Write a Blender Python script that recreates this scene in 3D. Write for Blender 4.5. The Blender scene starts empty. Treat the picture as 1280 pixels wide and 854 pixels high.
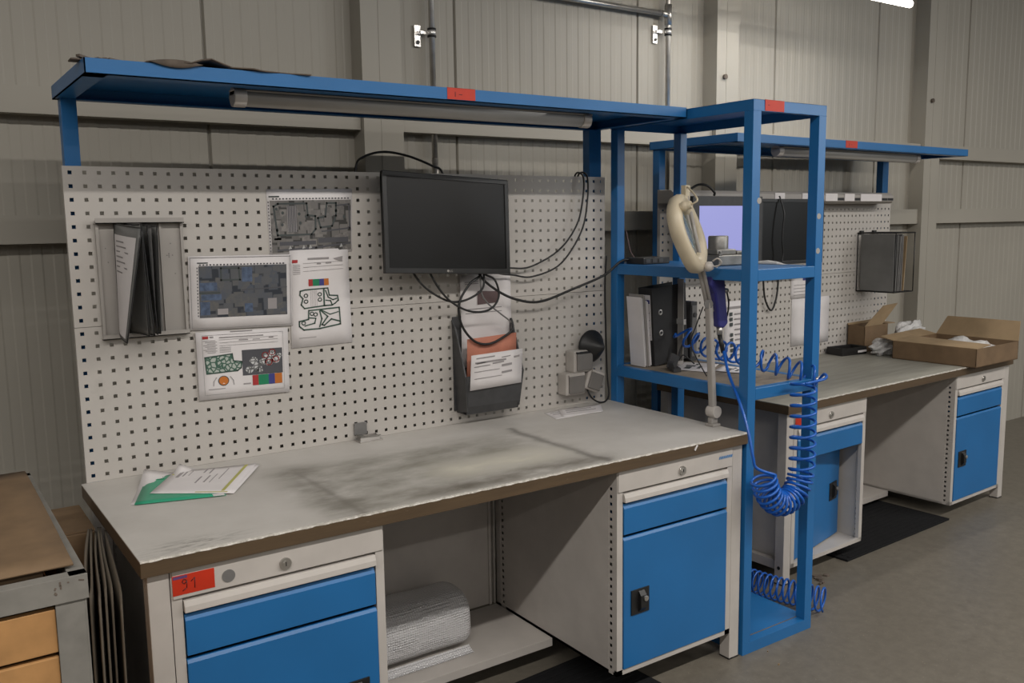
import bpy, bmesh, math, random
from math import sin, cos, pi, radians
from mathutils import Vector, Matrix

random.seed(7)
SC = bpy.context.scene
COL = SC.collection

# ------------------------------------------------------------------ camera
FPX = 1117.38
H1 = 0.83                      # height of the first bench top
H2 = 0.796                     # height of the second bench top
cd = bpy.data.cameras.new('camera')
cam = bpy.data.objects.new('camera', cd)
COL.objects.link(cam)
cd.sensor_width = 36.0
cd.lens = 36.0 * FPX / 1280.0
cd.clip_start = 0.05
cd.clip_end = 100
yaw, pit, rol = 0.6015, -0.1328, -0.0146
d = Vector((sin(yaw) * cos(pit), cos(yaw) * cos(pit), sin(pit)))
r = Vector((cos(yaw), -sin(yaw), 0))
u = r.cross(d)
r2 = r * cos(rol) + u * sin(rol)
u2 = u * cos(rol) - r * sin(rol)
cam.matrix_world = Matrix(((r2.x, u2.x, -d.x, -0.4068), (r2.y, u2.y, -d.y, -2.8015),
                           (r2.z, u2.z, -d.z, 0.740 + H1), (0, 0, 0, 1)))
SC.camera = cam

# ------------------------------------------------------------------ light
SC.view_settings.view_transform = 'Standard'
SC.view_settings.look = 'None'
SC.view_settings.gamma = 1
SC.view_settings.use_curve_mapping = False
SC.view_settings.exposure = 0.0
wd = bpy.data.worlds.new('hall_air')
SC.world = wd
wd.use_nodes = True
wd.node_tree.nodes['Background'].inputs[0].default_value = (1.0, 0.96, 0.92, 1)
wd.node_tree.nodes['Background'].inputs[1].default_value = 0.065


def area(name, loc, sx, sy, power, col=(1, 0.955, 0.90), rot=(0, 0, 0)):
    l = bpy.data.lights.new(name, 'AREA')
    l.shape = 'RECTANGLE'
    l.size = sx
    l.size_y = sy
    l.energy = power
    l.color = col
    o = bpy.data.objects.new(name, l)
    o.location = loc
    o.rotation_euler = rot
    COL.objects.link(o)
    return o


# rows of fluorescent lamps under the hall roof, parallel to the benches
area('hall_lamp_row', (2.0, -3.07, 3.45), 14, 0.10, 330)
area('hall_lamp_row_far', (2.0, -5.9, 3.45), 14, 0.10, 70, rot=(radians(25), 0, 0))
area('hall_lamp_row_farther', (2.0, -8.9, 3.45), 14, 0.10, 40, rot=(radians(35), 0, 0))
# added light, unseen, far to the right, for the glints on the rack
area('rack_glint_light', (8.6, -5.8, 2.75), 0.9, 1.3, 55, (0.92, 0.97, 1.0), (radians(80), 0, radians(50)))

# ------------------------------------------------------------------ materials


def srgb(rr, gg, bb):
    def f(c):
        c /= 255.0
        return c / 12.92 if c <= 0.04045 else ((c + 0.055) / 1.055) ** 2.4
    return (f(rr), f(gg), f(bb), 1)


class NT:
    def __init__(s, name):
        s.m = bpy.data.materials.new(name)
        s.m.use_nodes = True
        s.t = s.m.node_tree
        s.b = s.t.nodes['Principled BSDF']
        s.tc = None

    def n(s, typ, **kw):
        nd = s.t.nodes.new(typ)
        for k, v in kw.items():
            setattr(nd, k, v)
        return nd

    def link(s, a, b):
        s.t.links.new(a, b)

    def obj(s):
        if not s.tc:
            s.tc = s.n('ShaderNodeTexCoord')
        return s.tc.outputs['Object']

    def mapped(s, sc):
        m = s.n('ShaderNodeMapping')
        m.inputs['Scale'].default_value = sc
        s.link(s.obj(), m.inputs[0])
        return m.outputs[0]

    def noise(s, scale, detail=4, rough=0.55, vec=None):
        nd = s.n('ShaderNodeTexNoise')
        nd.inputs['Scale'].default_value = scale
        nd.inputs['Detail'].default_value = detail
        nd.inputs['Roughness'].default_value = rough
        s.link(vec if vec else s.obj(), nd.inputs['Vector'])
        return nd.outputs['Fac']

    def ramp(s, fac, p0, p1, c0=(0, 0, 0, 1), c1=(1, 1, 1, 1)):
        nd = s.n('ShaderNodeValToRGB')
        e = nd.color_ramp.elements
        e[0].position = p0
        e[1].position = p1
        e[0].color = c0
        e[1].color = c1
        s.link(fac, nd.inputs[0])
        return nd.outputs[0]

    def mix(s, fac, a, b, mode='MIX'):
        nd = s.n('ShaderNodeMix', data_type='RGBA', blend_type=mode)
        for sock, v in ((0, fac), (6, a), (7, b)):
            if isinstance(v, (int, float)):
                nd.inputs[sock].default_value = v
            elif isinstance(v, tuple):
                nd.inputs[sock].default_value = v
            else:
                s.link(v, nd.inputs[sock])
        return nd.outputs[2]

    def math(s, op, a, b=0.0, c=None):
        nd = s.n('ShaderNodeMath', operation=op)
        for i, v in enumerate((a, b, c)):
            if v is None:
                continue
            if isinstance(v, (int, float)):
                nd.inputs[i].default_value = v
            else:
                s.link(v, nd.inputs[i])
        return nd.outputs[0]

    def bump(s, hgt, strength, dist=0.002):
        nd = s.n('ShaderNodeBump')
        nd.inputs['Strength'].default_value = strength
        nd.inputs['Distance'].default_value = dist
        s.link(hgt, nd.inputs['Height'])
        s.link(nd.outputs[0], s.b.inputs['Normal'])

    def base(s, c):
        if isinstance(c, tuple):
            s.b.inputs['Base Color'].default_value = c
        else:
            s.link(c, s.b.inputs['Base Color'])

    def set(s, rough=0.5, metal=0.0, spec=0.5):
        s.b.inputs['Roughness'].default_value = rough
        s.b.inputs['Metallic'].default_value = metal
        s.b.inputs['Specular IOR Level'].default_value = spec


def simple(name, col, rough=0.5, metal=0.0, spec=0.5, nscale=6.0, namt=0.12, bump=None):
    t = NT(name)
    dark = tuple(c * (1 - namt) for c in col[:3]) + (1,)
    lite = tuple(min(1, c * (1 + namt)) for c in col[:3]) + (1,)
    t.base(t.ramp(t.noise(nscale), 0.35, 0.65, dark, lite))
    t.set(rough, metal, spec)
    if bump:
        t.bump(t.noise(bump[0], 3), bump[1], bump[2] if len(bump) > 2 else 0.001)
    return t.m


M = {}
M['white'] = simple('light_grey_lacquer', (0.50, 0.465, 0.43, 1), 0.42, nscale=9, namt=0.05)
M['cream'] = simple('cream_sheet_metal', (0.345, 0.322, 0.275, 1), 0.5, nscale=1.2, namt=0.04)
M['blue'] = simple('light_blue_lacquer', (0.014, 0.138, 0.365, 1), 0.38, nscale=3, namt=0.06)
M['black'] = simple('black_plastic', (0.012, 0.012, 0.012, 1), 0.45, nscale=40)
M['darkgrey'] = simple('dark_grey_plastic', (0.05, 0.05, 0.052, 1), 0.5, nscale=30)
M['rubber'] = simple('black_rubber', (0.010, 0.010, 0.011, 1), 0.85, spec=0.2, nscale=60)
M['screen_off'] = simple('switched_off_glossy_screen', (0.008, 0.008, 0.008, 1), 0.32, 0.0, 0.3, nscale=2, namt=0.03)
M['bezel'] = simple('black_monitor_bezel', (0.014, 0.014, 0.014, 1), 0.4)
M['paper'] = simple('white_paper', (0.72, 0.685, 0.68, 1), 0.7, nscale=12, namt=0.03)
M['ink'] = simple('grey_print', (0.30, 0.28, 0.28, 1), 0.8)
M['inkdark'] = simple('dark_print', (0.06, 0.07, 0.07, 1), 0.8)
M['lineg'] = simple('green_black_line_print', (0.045, 0.085, 0.065, 1), 0.8)
M['pred'] = simple('red_print', (0.38, 0.03, 0.03, 1), 0.7)
M['pgreen'] = simple('green_print', (0.01, 0.20, 0.09, 1), 0.7)
M['pblue'] = simple('blue_print', (0.045, 0.05, 0.22, 1), 0.7)
M['porange'] = simple('orange_print', (0.50, 0.15, 0.02, 1), 0.7)
M['bluegrey'] = simple('blue_grey_print', (0.07, 0.10, 0.165, 1), 0.7, nscale=60, namt=0.3)
M['pgrey'] = simple('dark_grey_print', (0.075, 0.075, 0.085, 1), 0.7)
M['pwhite'] = simple('pale_print', (0.42, 0.42, 0.41, 1), 0.7, nscale=300, namt=0.25)
M['orange'] = simple('fluorescent_orange_sticker', (0.52, 0.028, 0.006, 1), 0.5, nscale=20, namt=0.06)
M['marker'] = simple('marker_ink', (0.10, 0.008, 0.008, 1), 0.6)
M['stickblue'] = simple('violet_sticker_print', (0.12, 0.05, 0.16, 1), 0.6)
M['logo'] = simple('blue_logo_print', (0.05, 0.20, 0.45, 1), 0.5)
M['steel'] = simple('zinc_plated_steel', (0.52, 0.50, 0.47, 1), 0.35, 0.9, nscale=20, namt=0.1)
M['bright'] = simple('bright_zinc_plate', (0.85, 0.83, 0.80, 1), 0.25, 0.6, nscale=30, namt=0.05)
M['dull'] = simple('dull_cast_metal', (0.28, 0.27, 0.25, 1), 0.45, 0.7, nscale=25, namt=0.15, bump=(60, 0.2))
M['grey'] = simple('mid_grey_paint', (0.17, 0.165, 0.16, 1), 0.5, nscale=15)
M['lidgrey'] = simple('grey_socket_lid', (0.15, 0.14, 0.13, 1), 0.5)
M['sock'] = simple('pale_grey_socket_plastic', (0.42, 0.39, 0.36, 1), 0.5)
M['lampbody'] = simple('aged_ivory_plastic', (0.60, 0.52, 0.38, 1), 0.42, nscale=15, namt=0.06)
M['tubebody'] = simple('matt_acrylic_lamp_cover', (0.40, 0.385, 0.36, 1), 0.5, nscale=8, namt=0.04)
M['green_folder'] = simple('mint_green_folder', (0.035, 0.33, 0.19, 1), 0.4, nscale=8, namt=0.08)
M['yellow'] = simple('yellow_green_print', (0.45, 0.43, 0.13, 1), 0.7)
M['hose'] = simple('blue_polyurethane_hose', (0.010, 0.105, 0.46, 1), 0.28, nscale=10, namt=0.08)
M['gunblue'] = simple('violet_blue_plastic', (0.030, 0.030, 0.17, 1), 0.4)
M['salmon'] = simple('salmon_card', (0.52, 0.20, 0.13, 1), 0.7, nscale=14, namt=0.12)
M['maroon'] = simple('faded_maroon_label', (0.13, 0.085, 0.085, 1), 0.6)
M['cardboard'] = simple('brown_cardboard', (0.165, 0.105, 0.056, 1), 0.8, nscale=14, namt=0.12, bump=(120, 0.08))
M['cardedge'] = simple('grey_brown_cardboard', (0.155, 0.130, 0.10, 1), 0.85, nscale=8, namt=0.15)
M['cardlight'] = simple('pale_cardboard', (0.29, 0.205, 0.115, 1), 0.8, nscale=10, namt=0.1)
M['wood'] = simple('pine_board', (0.42, 0.22, 0.08, 1), 0.7, nscale=12, namt=0.15)
M['crate_grey'] = simple('worn_grey_paint', (0.20, 0.19, 0.17, 1), 0.6, nscale=18, namt=0.12)
M['sleevegrey'] = simple('grey_display_sleeve', (0.16, 0.16, 0.155, 1), 0.35, nscale=6, namt=0.15)
M['binder'] = simple('charcoal_binder_card', (0.022, 0.021, 0.021, 1), 0.6, nscale=30, namt=0.1)
M['plateg'] = simple('grey_steel_plate', (0.36, 0.335, 0.31, 1), 0.45, nscale=5, namt=0.06)
M['debris'] = simple('dusty_brown_scrap', (0.12, 0.095, 0.075, 1), 0.9, nscale=20, namt=0.3)
M['mattray'] = simple('worn_brown_shelf_board', (0.24, 0.20, 0.155, 1), 0.7, nscale=10, namt=0.2)

t = NT('lit_lavender_screen')
t.base((0.02, 0.02, 0.02, 1))
t.set(0.3)
t.b.inputs['Emission Color'].default_value = srgb(166, 168, 232)
t.b.inputs['Emission Strength'].default_value = 0.82
M['screen_on'] = t.m
t = NT('glowing_tube')
t.base((0.9, 0.9, 0.9, 1))
t.b.inputs['Emission Color'].default_value = (1, 0.93, 0.82, 1)
t.b.inputs['Emission Strength'].default_value = 9
M['tube_on'] = t.m
t = NT('clear_lens')
t.base((0.8, 0.9, 0.88, 1))
t.set(0.05)
t.b.inputs['Transmission Weight'].default_value = 0.85
t.b.inputs['IOR'].default_value = 1.15
M['lens'] = t.m

# concrete floor
t = NT('worn_concrete')
n1 = t.noise(1.3, 6, 0.6)
n2 = t.noise(22, 6, 0.7)
c = t.mix(n1, (0.130, 0.116, 0.092, 1), (0.205, 0.185, 0.150, 1))
c = t.mix(t.ramp(n2, 0.35, 0.75), c, (0.12, 0.105, 0.085, 1))
n3 = t.noise(160, 2, 0.5)
c = t.mix(t.ramp(n3, 0.68, 0.76), c, (0.33, 0.29, 0.23, 1))
t.base(c)
t.set(0.42, spec=0.35)
t.bump(n2, 0.15, 0.002)
M['floor'] = t.m

# bench top laminate: pale, with grey rubbed marks that follow the work
t = NT('worn_laminate')
ob = t.obj()
sep = t.n('ShaderNodeSeparateXYZ')
t.link(ob, sep.inputs[0])
X, Y = t.math('ADD', sep.outputs[0], 1.0), t.math('ADD', sep.outputs[1], -0.37)


def gauss(v, c0, w):
    q = t.math('DIVIDE', t.math('SUBTRACT', v, c0), w)
    return t.math('POWER', 2.718, t.math('MULTIPLY', t.math('MULTIPLY', q, q), -1.0))


def sstep(v, a, b):
    nd = t.n('ShaderNodeMapRange', interpolation_type='SMOOTHSTEP')
    nd.inputs[1].default_value = a
    nd.inputs[2].default_value = b
    t.link(v, nd.inputs[0])
    return nd.outputs[0]


big = t.noise(4.0, 6, 0.62)
wx = t.math('ADD', X, t.math('MULTIPLY', t.math('SUBTRACT', big, 0.5), 0.12))
streak = t.noise(7, 6, 0.62, t.mapped((0.8, 1.5, 1)))
fine = t.noise(60, 4, 0.7, t.mapped((0.35, 1.5, 1)))
c = t.mix(t.ramp(big, 0.3, 0.7), (0.48, 0.455, 0.42, 1), (0.58, 0.555, 0.52, 1))
# rubbed grey working field
field = t.math('MULTIPLY', sstep(wx, 0.38, 0.55), t.math('SUBTRACT', 1.0, sstep(wx, 1.1, 1.55)))
fy = t.math('MULTIPLY', sstep(Y, -0.80, -0.70), t.math('SUBTRACT', 1.0, sstep(Y, -0.30, -0.14)))
field = t.math('MULTIPLY', t.math('MULTIPLY', field, fy), t.math('MULTIPLY', t.ramp(streak, 0.25, 0.75), 1.0))
c = t.mix(field, c, (0.20, 0.19, 0.155, 1))
# the dark drag mark across the top and the seam line
b1 = t.math('MULTIPLY', gauss(wx, 0.515, 0.075), t.math('SUBTRACT', 1.0, sstep(Y, -0.24, -0.15)))
c = t.mix(t.math('MULTIPLY', b1, t.math('MULTIPLY', t.ramp(streak, 0.3, 0.72), 0.85)), c, (0.15, 0.137, 0.113, 1))
b5 = t.math('MULTIPLY', gauss(X, 0.535, 0.012), t.math('SUBTRACT', 1.0, sstep(Y, -0.32, -0.22)))
c = t.mix(t.math('MULTIPLY', b5, t.math('MULTIPLY', big, 0.8)), c, (0.13, 0.118, 0.097, 1))
b2 = t.math('MULTIPLY', gauss(wx, 1.36, 0.018), t.math('SUBTRACT', 1.0, sstep(Y, -0.19, -0.17)))
c = t.mix(t.math('MULTIPLY', b2, t.math('ADD', 0.45, t.math('MULTIPLY', big, 0.5))), c, (0.13, 0.12, 0.105, 1))
b6 = t.math('MULTIPLY', gauss(Y, -0.54, 0.085), t.math('MULTIPLY', sstep(wx, 0.78, 0.98), t.math('SUBTRACT', 1.0, sstep(wx, 1.22, 1.40))))
c = t.mix(t.math('MULTIPLY', b6, t.ramp(streak, 0.2, 0.6)), c, (0.60, 0.57, 0.48, 1))
# grime just behind the front edge
b3 = t.math('MULTIPLY', gauss(Y, -0.69, 0.045), t.math('MULTIPLY', sstep(wx, 0.6, 0.8), t.math('SUBTRACT', 1.0, sstep(wx, 1.25, 1.5))))
c = t.mix(t.math('MULTIPLY', b3, t.ramp(streak, 0.2, 0.7)), c, (0.115, 0.10, 0.078, 1))
b4 = t.math('MULTIPLY', gauss(Y, -0.70, 0.035), t.math('MULTIPLY', gauss(X, 0.12, 0.10), t.ramp(fine, 0.45, 0.62)))
c = t.mix(t.math('MULTIPLY', b4, 0.8), c, (0.12, 0.115, 0.10, 1))
c = t.mix(t.math('MULTIPLY', t.ramp(fine, 0.62, 0.8), 0.35), c, (0.56, 0.53, 0.48, 1))
t.base(c)
t.set(0.5, spec=0.35)
M['laminate'] = t.m

t = NT('greyer_worn_laminate')
streak = t.noise(7, 5, 0.6, t.mapped((0.5, 4.0, 1)))
c = t.mix(t.ramp(streak, 0.3, 0.72), (0.215, 0.21, 0.18, 1), (0.32, 0.31, 0.27, 1))
t.base(c)
t.set(0.5, spec=0.35)
M['laminate2'] = t.m

t = NT('brown_edge_band')
nz = t.noise(18, 5, 0.6, t.mapped((0.4, 4, 5)))
c = t.mix(nz, (0.060, 0.038, 0.021, 1), (0.125, 0.082, 0.043, 1))
sc2 = t.noise(45, 4, 0.75, t.mapped((0.3, 3, 3)))
c = t.mix(t.ramp(sc2, 0.68, 0.76), c, (0.30, 0.24, 0.16, 1))
t.base(c)
t.set(0.5)
M['edge'] = t.m

t = NT('frayed_pale_lip')
nz = t.noise(90, 3, 0.6)
t.base(t.mix(t.ramp(nz, 0.35, 0.6), (0.40, 0.37, 0.32, 1), (0.72, 0.69, 0.63, 1)))
t.set(0.6)
M['lip'] = t.m

t = NT('pegboard_lacquer')
nz = t.noise(2.2, 4, 0.6)
c = t.mix(t.ramp(nz, 0.3, 0.7), (0.475, 0.445, 0.41, 1), (0.53, 0.50, 0.465, 1))
sm = t.noise(6.0, 5, 0.7)
c = t.mix(t.math('MULTIPLY', t.ramp(sm, 0.62, 0.80), 0.35), c, (0.33, 0.31, 0.285, 1))
t.base(c)
t.set(0.42, spec=0.4)
M['peg'] = t.m

# bubble film: rows of small domes
t = NT('bubble_film')
v = t.n('ShaderNodeTexVoronoi')
v.inputs['Scale'].default_value = 120
v.inputs['Randomness'].default_value = 0.25
t.link(t.obj(), v.inputs['Vector'])
h = t.math('SUBTRACT', 1.0, t.math('MINIMUM', t.math('MULTIPLY', v.outputs['Distance'], 1.6), 1.0))
t.base(t.mix(h, (0.66, 0.65, 0.66, 1), (0.86, 0.85, 0.86, 1)))
t.set(0.16, spec=0.8)
t.b.inputs['Coat Weight'].default_value = 0.4
t.bump(h, 0.9, 0.006)
M['bubble'] = t.m

t = NT('crumpled_white_plastic')
nz = t.noise(24, 5, 0.6)
t.base(t.mix(nz, (0.42, 0.41, 0.40, 1), (0.66, 0.65, 0.64, 1)))
t.set(0.35)
t.bump(nz, 0.8, 0.02)
M['bag'] = t.m


def photo(name, c0, c1, c2, sc):
    t = NT(name)
    vo = t.n('ShaderNodeTexVoronoi', distance='CHEBYCHEV')
    vo.inputs['Scale'].default_value = sc
    t.link(t.obj(), vo.inputs['Vector'])
    nz = t.noise(sc * 0.8, 6, 0.7)
    k = t.n('ShaderNodeSeparateColor')
    t.link(vo.outputs['Color'], k.inputs[0])
    c = t.mix(k.outputs[0], c0, c1)
    c = t.mix(t.ramp(nz, 0.42, 0.62), c, c2)
    c = t.mix(t.ramp(vo.outputs['Distance'], 0.52, 0.62), c, tuple(q * 0.35 for q in c0[:3]) + (1,))
    t.base(c)
    t.set(0.6)
    return t.m


M['photo_grey'] = photo('grey_photo_print', (0.10, 0.095, 0.09, 1), (0.24, 0.225, 0.21, 1), (0.15, 0.14, 0.135, 1), 42)
M['photo_blue'] = photo('blue_grey_photo_print', (0.055, 0.07, 0.10, 1), (0.13, 0.12, 0.105, 1), (0.085, 0.088, 0.095, 1), 38)


def lattice(name, sc, th, fg, bg):
    t = NT(name)
    vo = t.n('ShaderNodeTexVoronoi', feature='DISTANCE_TO_EDGE')
    vo.inputs['Scale'].default_value = sc
    t.link(t.obj(), vo.inputs['Vector'])
    t.base(t.ramp(vo.outputs['Distance'], th, th + 0.06, fg, bg))
    t.set(0.7)
    return t.m


M['mesh_green'] = lattice('green_network_drawing', 75, 0.10, (0.05, 0.12, 0.085, 1), (0.42, 0.46, 0.42, 1))
M['mesh_white'] = lattice('white_part_drawing', 90, 0.10, (0.12, 0.12, 0.12, 1), (0.55, 0.55, 0.55, 1))

# ------------------------------------------------------------------ mesh helpers


class MB:
    def __init__(s):
        s.v, s.f, s.mi, s.sm = [], [], [], []

    def add(s, vs, fs, m=0, smooth=False):
        o = len(s.v)
        s.v += [tuple(q) for q in vs]
        for f in fs:
            s.f.append(tuple(i + o for i in f))
            s.mi.append(m)
            s.sm.append(smooth)
        return s

    def box(s, x0, x1, y0, y1, z0, z1, m=0):
        vs = [(x, y, z) for x in (x0, x1) for y in (y0, y1) for z in (z0, z1)]
        return s.add(vs, [(0, 1, 3, 2), (4, 6, 7, 5), (0, 4, 5, 1), (2, 3, 7, 6), (0, 2, 6, 4), (1, 5, 7, 3)], m)

    def obox(s, c, size, R=None, m=0):
        R = R or Matrix.Identity(3)
        c = Vector(c)
        hx, hy, hz = (q / 2 for q in size)
        vs = [c + R @ Vector((a * hx, b * hy, e * hz)) for a in (-1, 1) for b in (-1, 1) for e in (-1, 1)]
        return s.add(vs, [(0, 1, 3, 2), (4, 6, 7, 5), (0, 4, 5, 1), (2, 3, 7, 6), (0, 2, 6, 4), (1, 5, 7, 3)], m)

    def cyl(s, p0, p1, r0, r1=None, n=20, m=0, caps=True):
        r1 = r0 if r1 is None else r1
        p0, p1 = Vector(p0), Vector(p1)
        ax = (p1 - p0).normalized()
        a = ax.orthogonal().normalized()
        b = ax.cross(a)
        vs = []
        for p, rr in ((p0, r0), (p1, r1)):
            for k in range(n):
                q = 2 * pi * k / n
                vs.append(p + (a * cos(q) + b * sin(q)) * rr)
        s.add(vs, [(k, (k + 1) % n, n + (k + 1) % n, n + k) for k in range(n)], m, True)
        if caps:
            s.add(vs[:n], [tuple(range(n))[::-1]], m)
            s.add(vs[n:], [tuple(range(n))], m)
        return s

    def tube(s, pts, rad, n=8, m=0, closed=False):
        pts = [Vector(p) for p in pts]
        N = len(pts)
        vs = []
        prev = None
        for i, p in enumerate(pts):
            if closed:
                tg = pts[(i + 1) % N] - pts[i - 1]
            else:
                tg = pts[min(i + 1, N - 1)] - pts[max(i - 1, 0)]
            tg.normalize()
            if prev is None:
                a = tg.orthogonal().normalized()
            else:
                a = prev - tg * prev.dot(tg)
                a = a.normalized() if a.length > 1e-6 else tg.orthogonal().normalized()
            prev = a
            b = tg.cross(a)
            for k in range(n):
                q = 2 * pi * k / n
                vs.append(p + (a * cos(q) + b * sin(q)) * rad)
        fs = []
        for i in range(N if closed else N - 1):
            j = (i + 1) % N
            for k in range(n):
                fs.append((i * n + k, i * n + (k + 1) % n, j * n + (k + 1) % n, j * n + k))
        s.add(vs, fs, m, True)
        if not closed:
            s.add(vs[:n], [tuple(range(n))[::-1]], m)
            s.add(vs[-n:], [tuple(range(n))], m)
        return s

    def prism(s, poly, ax, a, b, m=0):
        # poly in the two remaining axes, extruded along ax from a to b
        def P(q, t):
            if ax == 'x':
                return (t, q[0], q[1])
            if ax == 'y':
                return (q[0], t, q[1])
            return (q[0], q[1], t)
        n = len(poly)
        vs = [P(q, a) for q in poly] + [P(q, b) for q in poly]
        s.add(vs, [tuple(range(n)), tuple(range(n, 2 * n))[::-1]] + [(k, k + n, (k + 1) % n + n, (k + 1) % n) for k in range(n)], m)
        return s

    def lathe(s, prof, c, ax=(0, 0, 1), n=28, m=0):
        c, ax = Vector(c), Vector(ax).normalized()
        a = ax.orthogonal().normalized()
        b = ax.cross(a)
        vs = []
        for rr, hh in prof:
            for k in range(n):
                q = 2 * pi * k / n
                vs.append(c + ax * hh + (a * cos(q) + b * sin(q)) * rr)
        fs = []
        for i in range(len(prof) - 1):
            for k in range(n):
                fs.append((i * n + k, i * n + (k + 1) % n, (i + 1) * n + (k + 1) % n, (i + 1) * n + k))
        return s.add(vs, fs, m, True)

    def quad(s, a, b, c, e, m=0):
        return s.add([a, b, c, e], [(0, 1, 2, 3)], m)

    def grid(s, nu, nv, fn, m=0, smooth=True):
        vs = [fn(i / nu, j / nv) for j in range(nv + 1) for i in range(nu + 1)]
        fs = [(j * (nu + 1) + i, j * (nu + 1) + i + 1, (j + 1) * (nu + 1) + i + 1, (j + 1) * (nu + 1) + i)
              for j in range(nv) for i in range(nu)]
        return s.add(vs, fs, m, smooth)

    def perf(s, us, vs_, holes, P, m=0):
        # sheet on a grid of lines us x vs_, cells in 'holes' left open
        nu, nv = len(us), len(vs_)
        vv = [P(a, b) for b in vs_ for a in us]
        fs = []
        for j in range(nv - 1):
            for i in range(nu - 1):
                if holes(i, j):
                    continue
                fs.append((j * nu + i, j * nu + i + 1, (j + 1) * nu + i + 1, (j + 1) * nu + i))
        return s.add(vv, fs, m)


BASE = {}


class Frame:
    def __init__(s, loc, rz):
        s.loc = Vector(loc)
        s.rz = rz
        s.R = Matrix.Rotation(rz, 3, 'Z')

    def pt(s, p):
        return s.loc + s.R @ Vector(p)


F0 = Frame((0, 0, 0), 0)
F1 = Frame((0, 0, H1), 0)
F2 = Frame((2.58531, 0.30768, H2), 0.041174)


def tag(o, label, cat, group=None, kind=None):
    if label:
        o['label'] = label
    if cat:
        o['category'] = cat
    if group:
        o['group'] = group
    if kind:
        o['kind'] = kind
    return o


def thing(name, label, cat, base, F=F1, group=None):
    o = bpy.data.objects.new(name, None)
    o.empty_display_size = 0.05
    COL.objects.link(o)
    o.location = F.pt(base)
    o.rotation_euler = (0, 0, F.rz)
    BASE[o] = Vector(base)
    return tag(o, label, cat, group)


def mesh_from(name, mb, mats, base):
    me = bpy.data.meshes.new(name)
    me.from_pydata([tuple(Vector(v) - base) for v in mb.v], [], mb.f)
    for mt in mats:
        me.materials.append(mt)
    for p, mi, sm in zip(me.polygons, mb.mi, mb.sm):
        p.material_index = mi
        p.use_smooth = sm
    bm = bmesh.new()
    bm.from_mesh(me)
    bmesh.ops.remove_doubles(bm, verts=bm.verts, dist=1e-6)
    bmesh.ops.recalc_face_normals(bm, faces=bm.faces)
    bm.to_mesh(me)
    bm.free()
    me.update()
    return me


def build(name, mb, mats, parent=None, base=None, F=F1, bevel=0, solid=0, sub=0, label=None, kind=None):
    if isinstance(mats, str):
        mats = [mats]
    mats = [M[q] for q in mats]
    if parent is not None:
        b = BASE[parent]
    else:
        b = Vector(base if base is not None else (0, 0, 0))
    o = bpy.data.objects.new(name, mesh_from(name, mb, mats, b))
    COL.objects.link(o)
    BASE[o] = b
    if parent is not None:
        o.parent = parent
    else:
        o.location = F.pt(b)
        o.rotation_euler = (0, 0, F.rz)
    if solid:
        md = o.modifiers.new('thickness', 'SOLIDIFY')
        md.thickness = solid
        md.offset = 0
    if sub:
        md = o.modifiers.new('round', 'SUBSURF')
        md.levels = sub
        md.render_levels = sub
    if bevel:
        md = o.modifiers.new('soft_edges', 'BEVEL')
        md.width = bevel
        md.segments = 2
        md.limit_method = 'ANGLE'
        md.angle_limit = radians(40)
    if label:
        o['label'] = label
    if kind:
        o['kind'] = kind
    return o


def single(name, label, cat, mb, mats, base, F=F1, group=None, kind=None, **kw):
    return tag(build(name, mb, mats, None, base, F, **kw), label, cat, group, kind)


def smoothpath(pts, n=8, closed=False):
    pts = [Vector(p) for p in pts]
    out = []
    N = len(pts)
    rng = range(N) if closed else range(N - 1)
    for i in rng:
        if closed:
            p0, p1, p2, p3 = pts[i - 1], pts[i], pts[(i + 1) % N], pts[(i + 2) % N]
        else:
            p0, p1, p2, p3 = pts[max(i - 1, 0)], pts[i], pts[i + 1], pts[min(i + 2, N - 1)]
        for k in range(n):
            q = k / n
            out.append(0.5 * ((2 * p1) + (p2 - p0) * q + (2 * p0 - 5 * p1 + 4 * p2 - p3) * q * q + (3 * p1 - p0 - 3 * p2 + p3) * q ** 3))
    if not closed:
        out.append(pts[-1])
    return out


def text_mb(body, size, origin, xdir, zdir, mb, m=0, lift=0.0004, shear=0.0):
    cu = bpy.data.curves.new('lettering', 'FONT')
    cu.body = body
    cu.size = size
    cu.shear = shear
    o = bpy.data.objects.new('lettering', cu)
    COL.objects.link(o)
    dg = bpy.context.evaluated_depsgraph_get()
    me = bpy.data.meshes.new_from_object(o.evaluated_get(dg))
    xd, zd = Vector(xdir).normalized(), Vector(zdir).normalized()
    nn = xd.cross(zd)
    og = Vector(origin)
    mb.add([og + xd * v.co.x + zd * v.co.y + nn * lift for v in me.vertices], [tuple(p.vertices) for p in me.polygons], m)
    bpy.data.objects.remove(o)
    bpy.data.meshes.remove(me)
    bpy.data.curves.remove(cu)


# ------------------------------------------------------------------ the hall
b = MB()
b.box(-9, 14, -12, 0.62, -0.1, 0)
build('floor', b, 'floor', F=F0, kind='structure')

WY = 0.595


def wall_panel(name, x0, x1):
    # sandwich panel with fine rolled ribs; a 4 mm joint gap at each end
    b = MB()
    prof = []
    n = int((x1 - x0) / 0.0333)
    w = (x1 - x0 - 0.008) / n
    for k in range(n):
        a = x0 + 0.004 + k * w
        dp = 0.0019 if k % 2 else 0.0
        prof += [(a + 0.003, WY + dp), (a + w - 0.003, WY + dp)]
    prof = [(x0 + 0.002, WY + 0.012)] + prof + [(x1 - 0.002, WY + 0.012)]
    z0, z1 = 0.0, 4.2
    vs = [(q[0], q[1], z) for q in prof for z in (z0, z1)]
    b.add(vs, [(2 * k, 2 * k + 2, 2 * k + 3, 2 * k + 1) for k in range(len(prof) - 1)])
    return b


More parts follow.
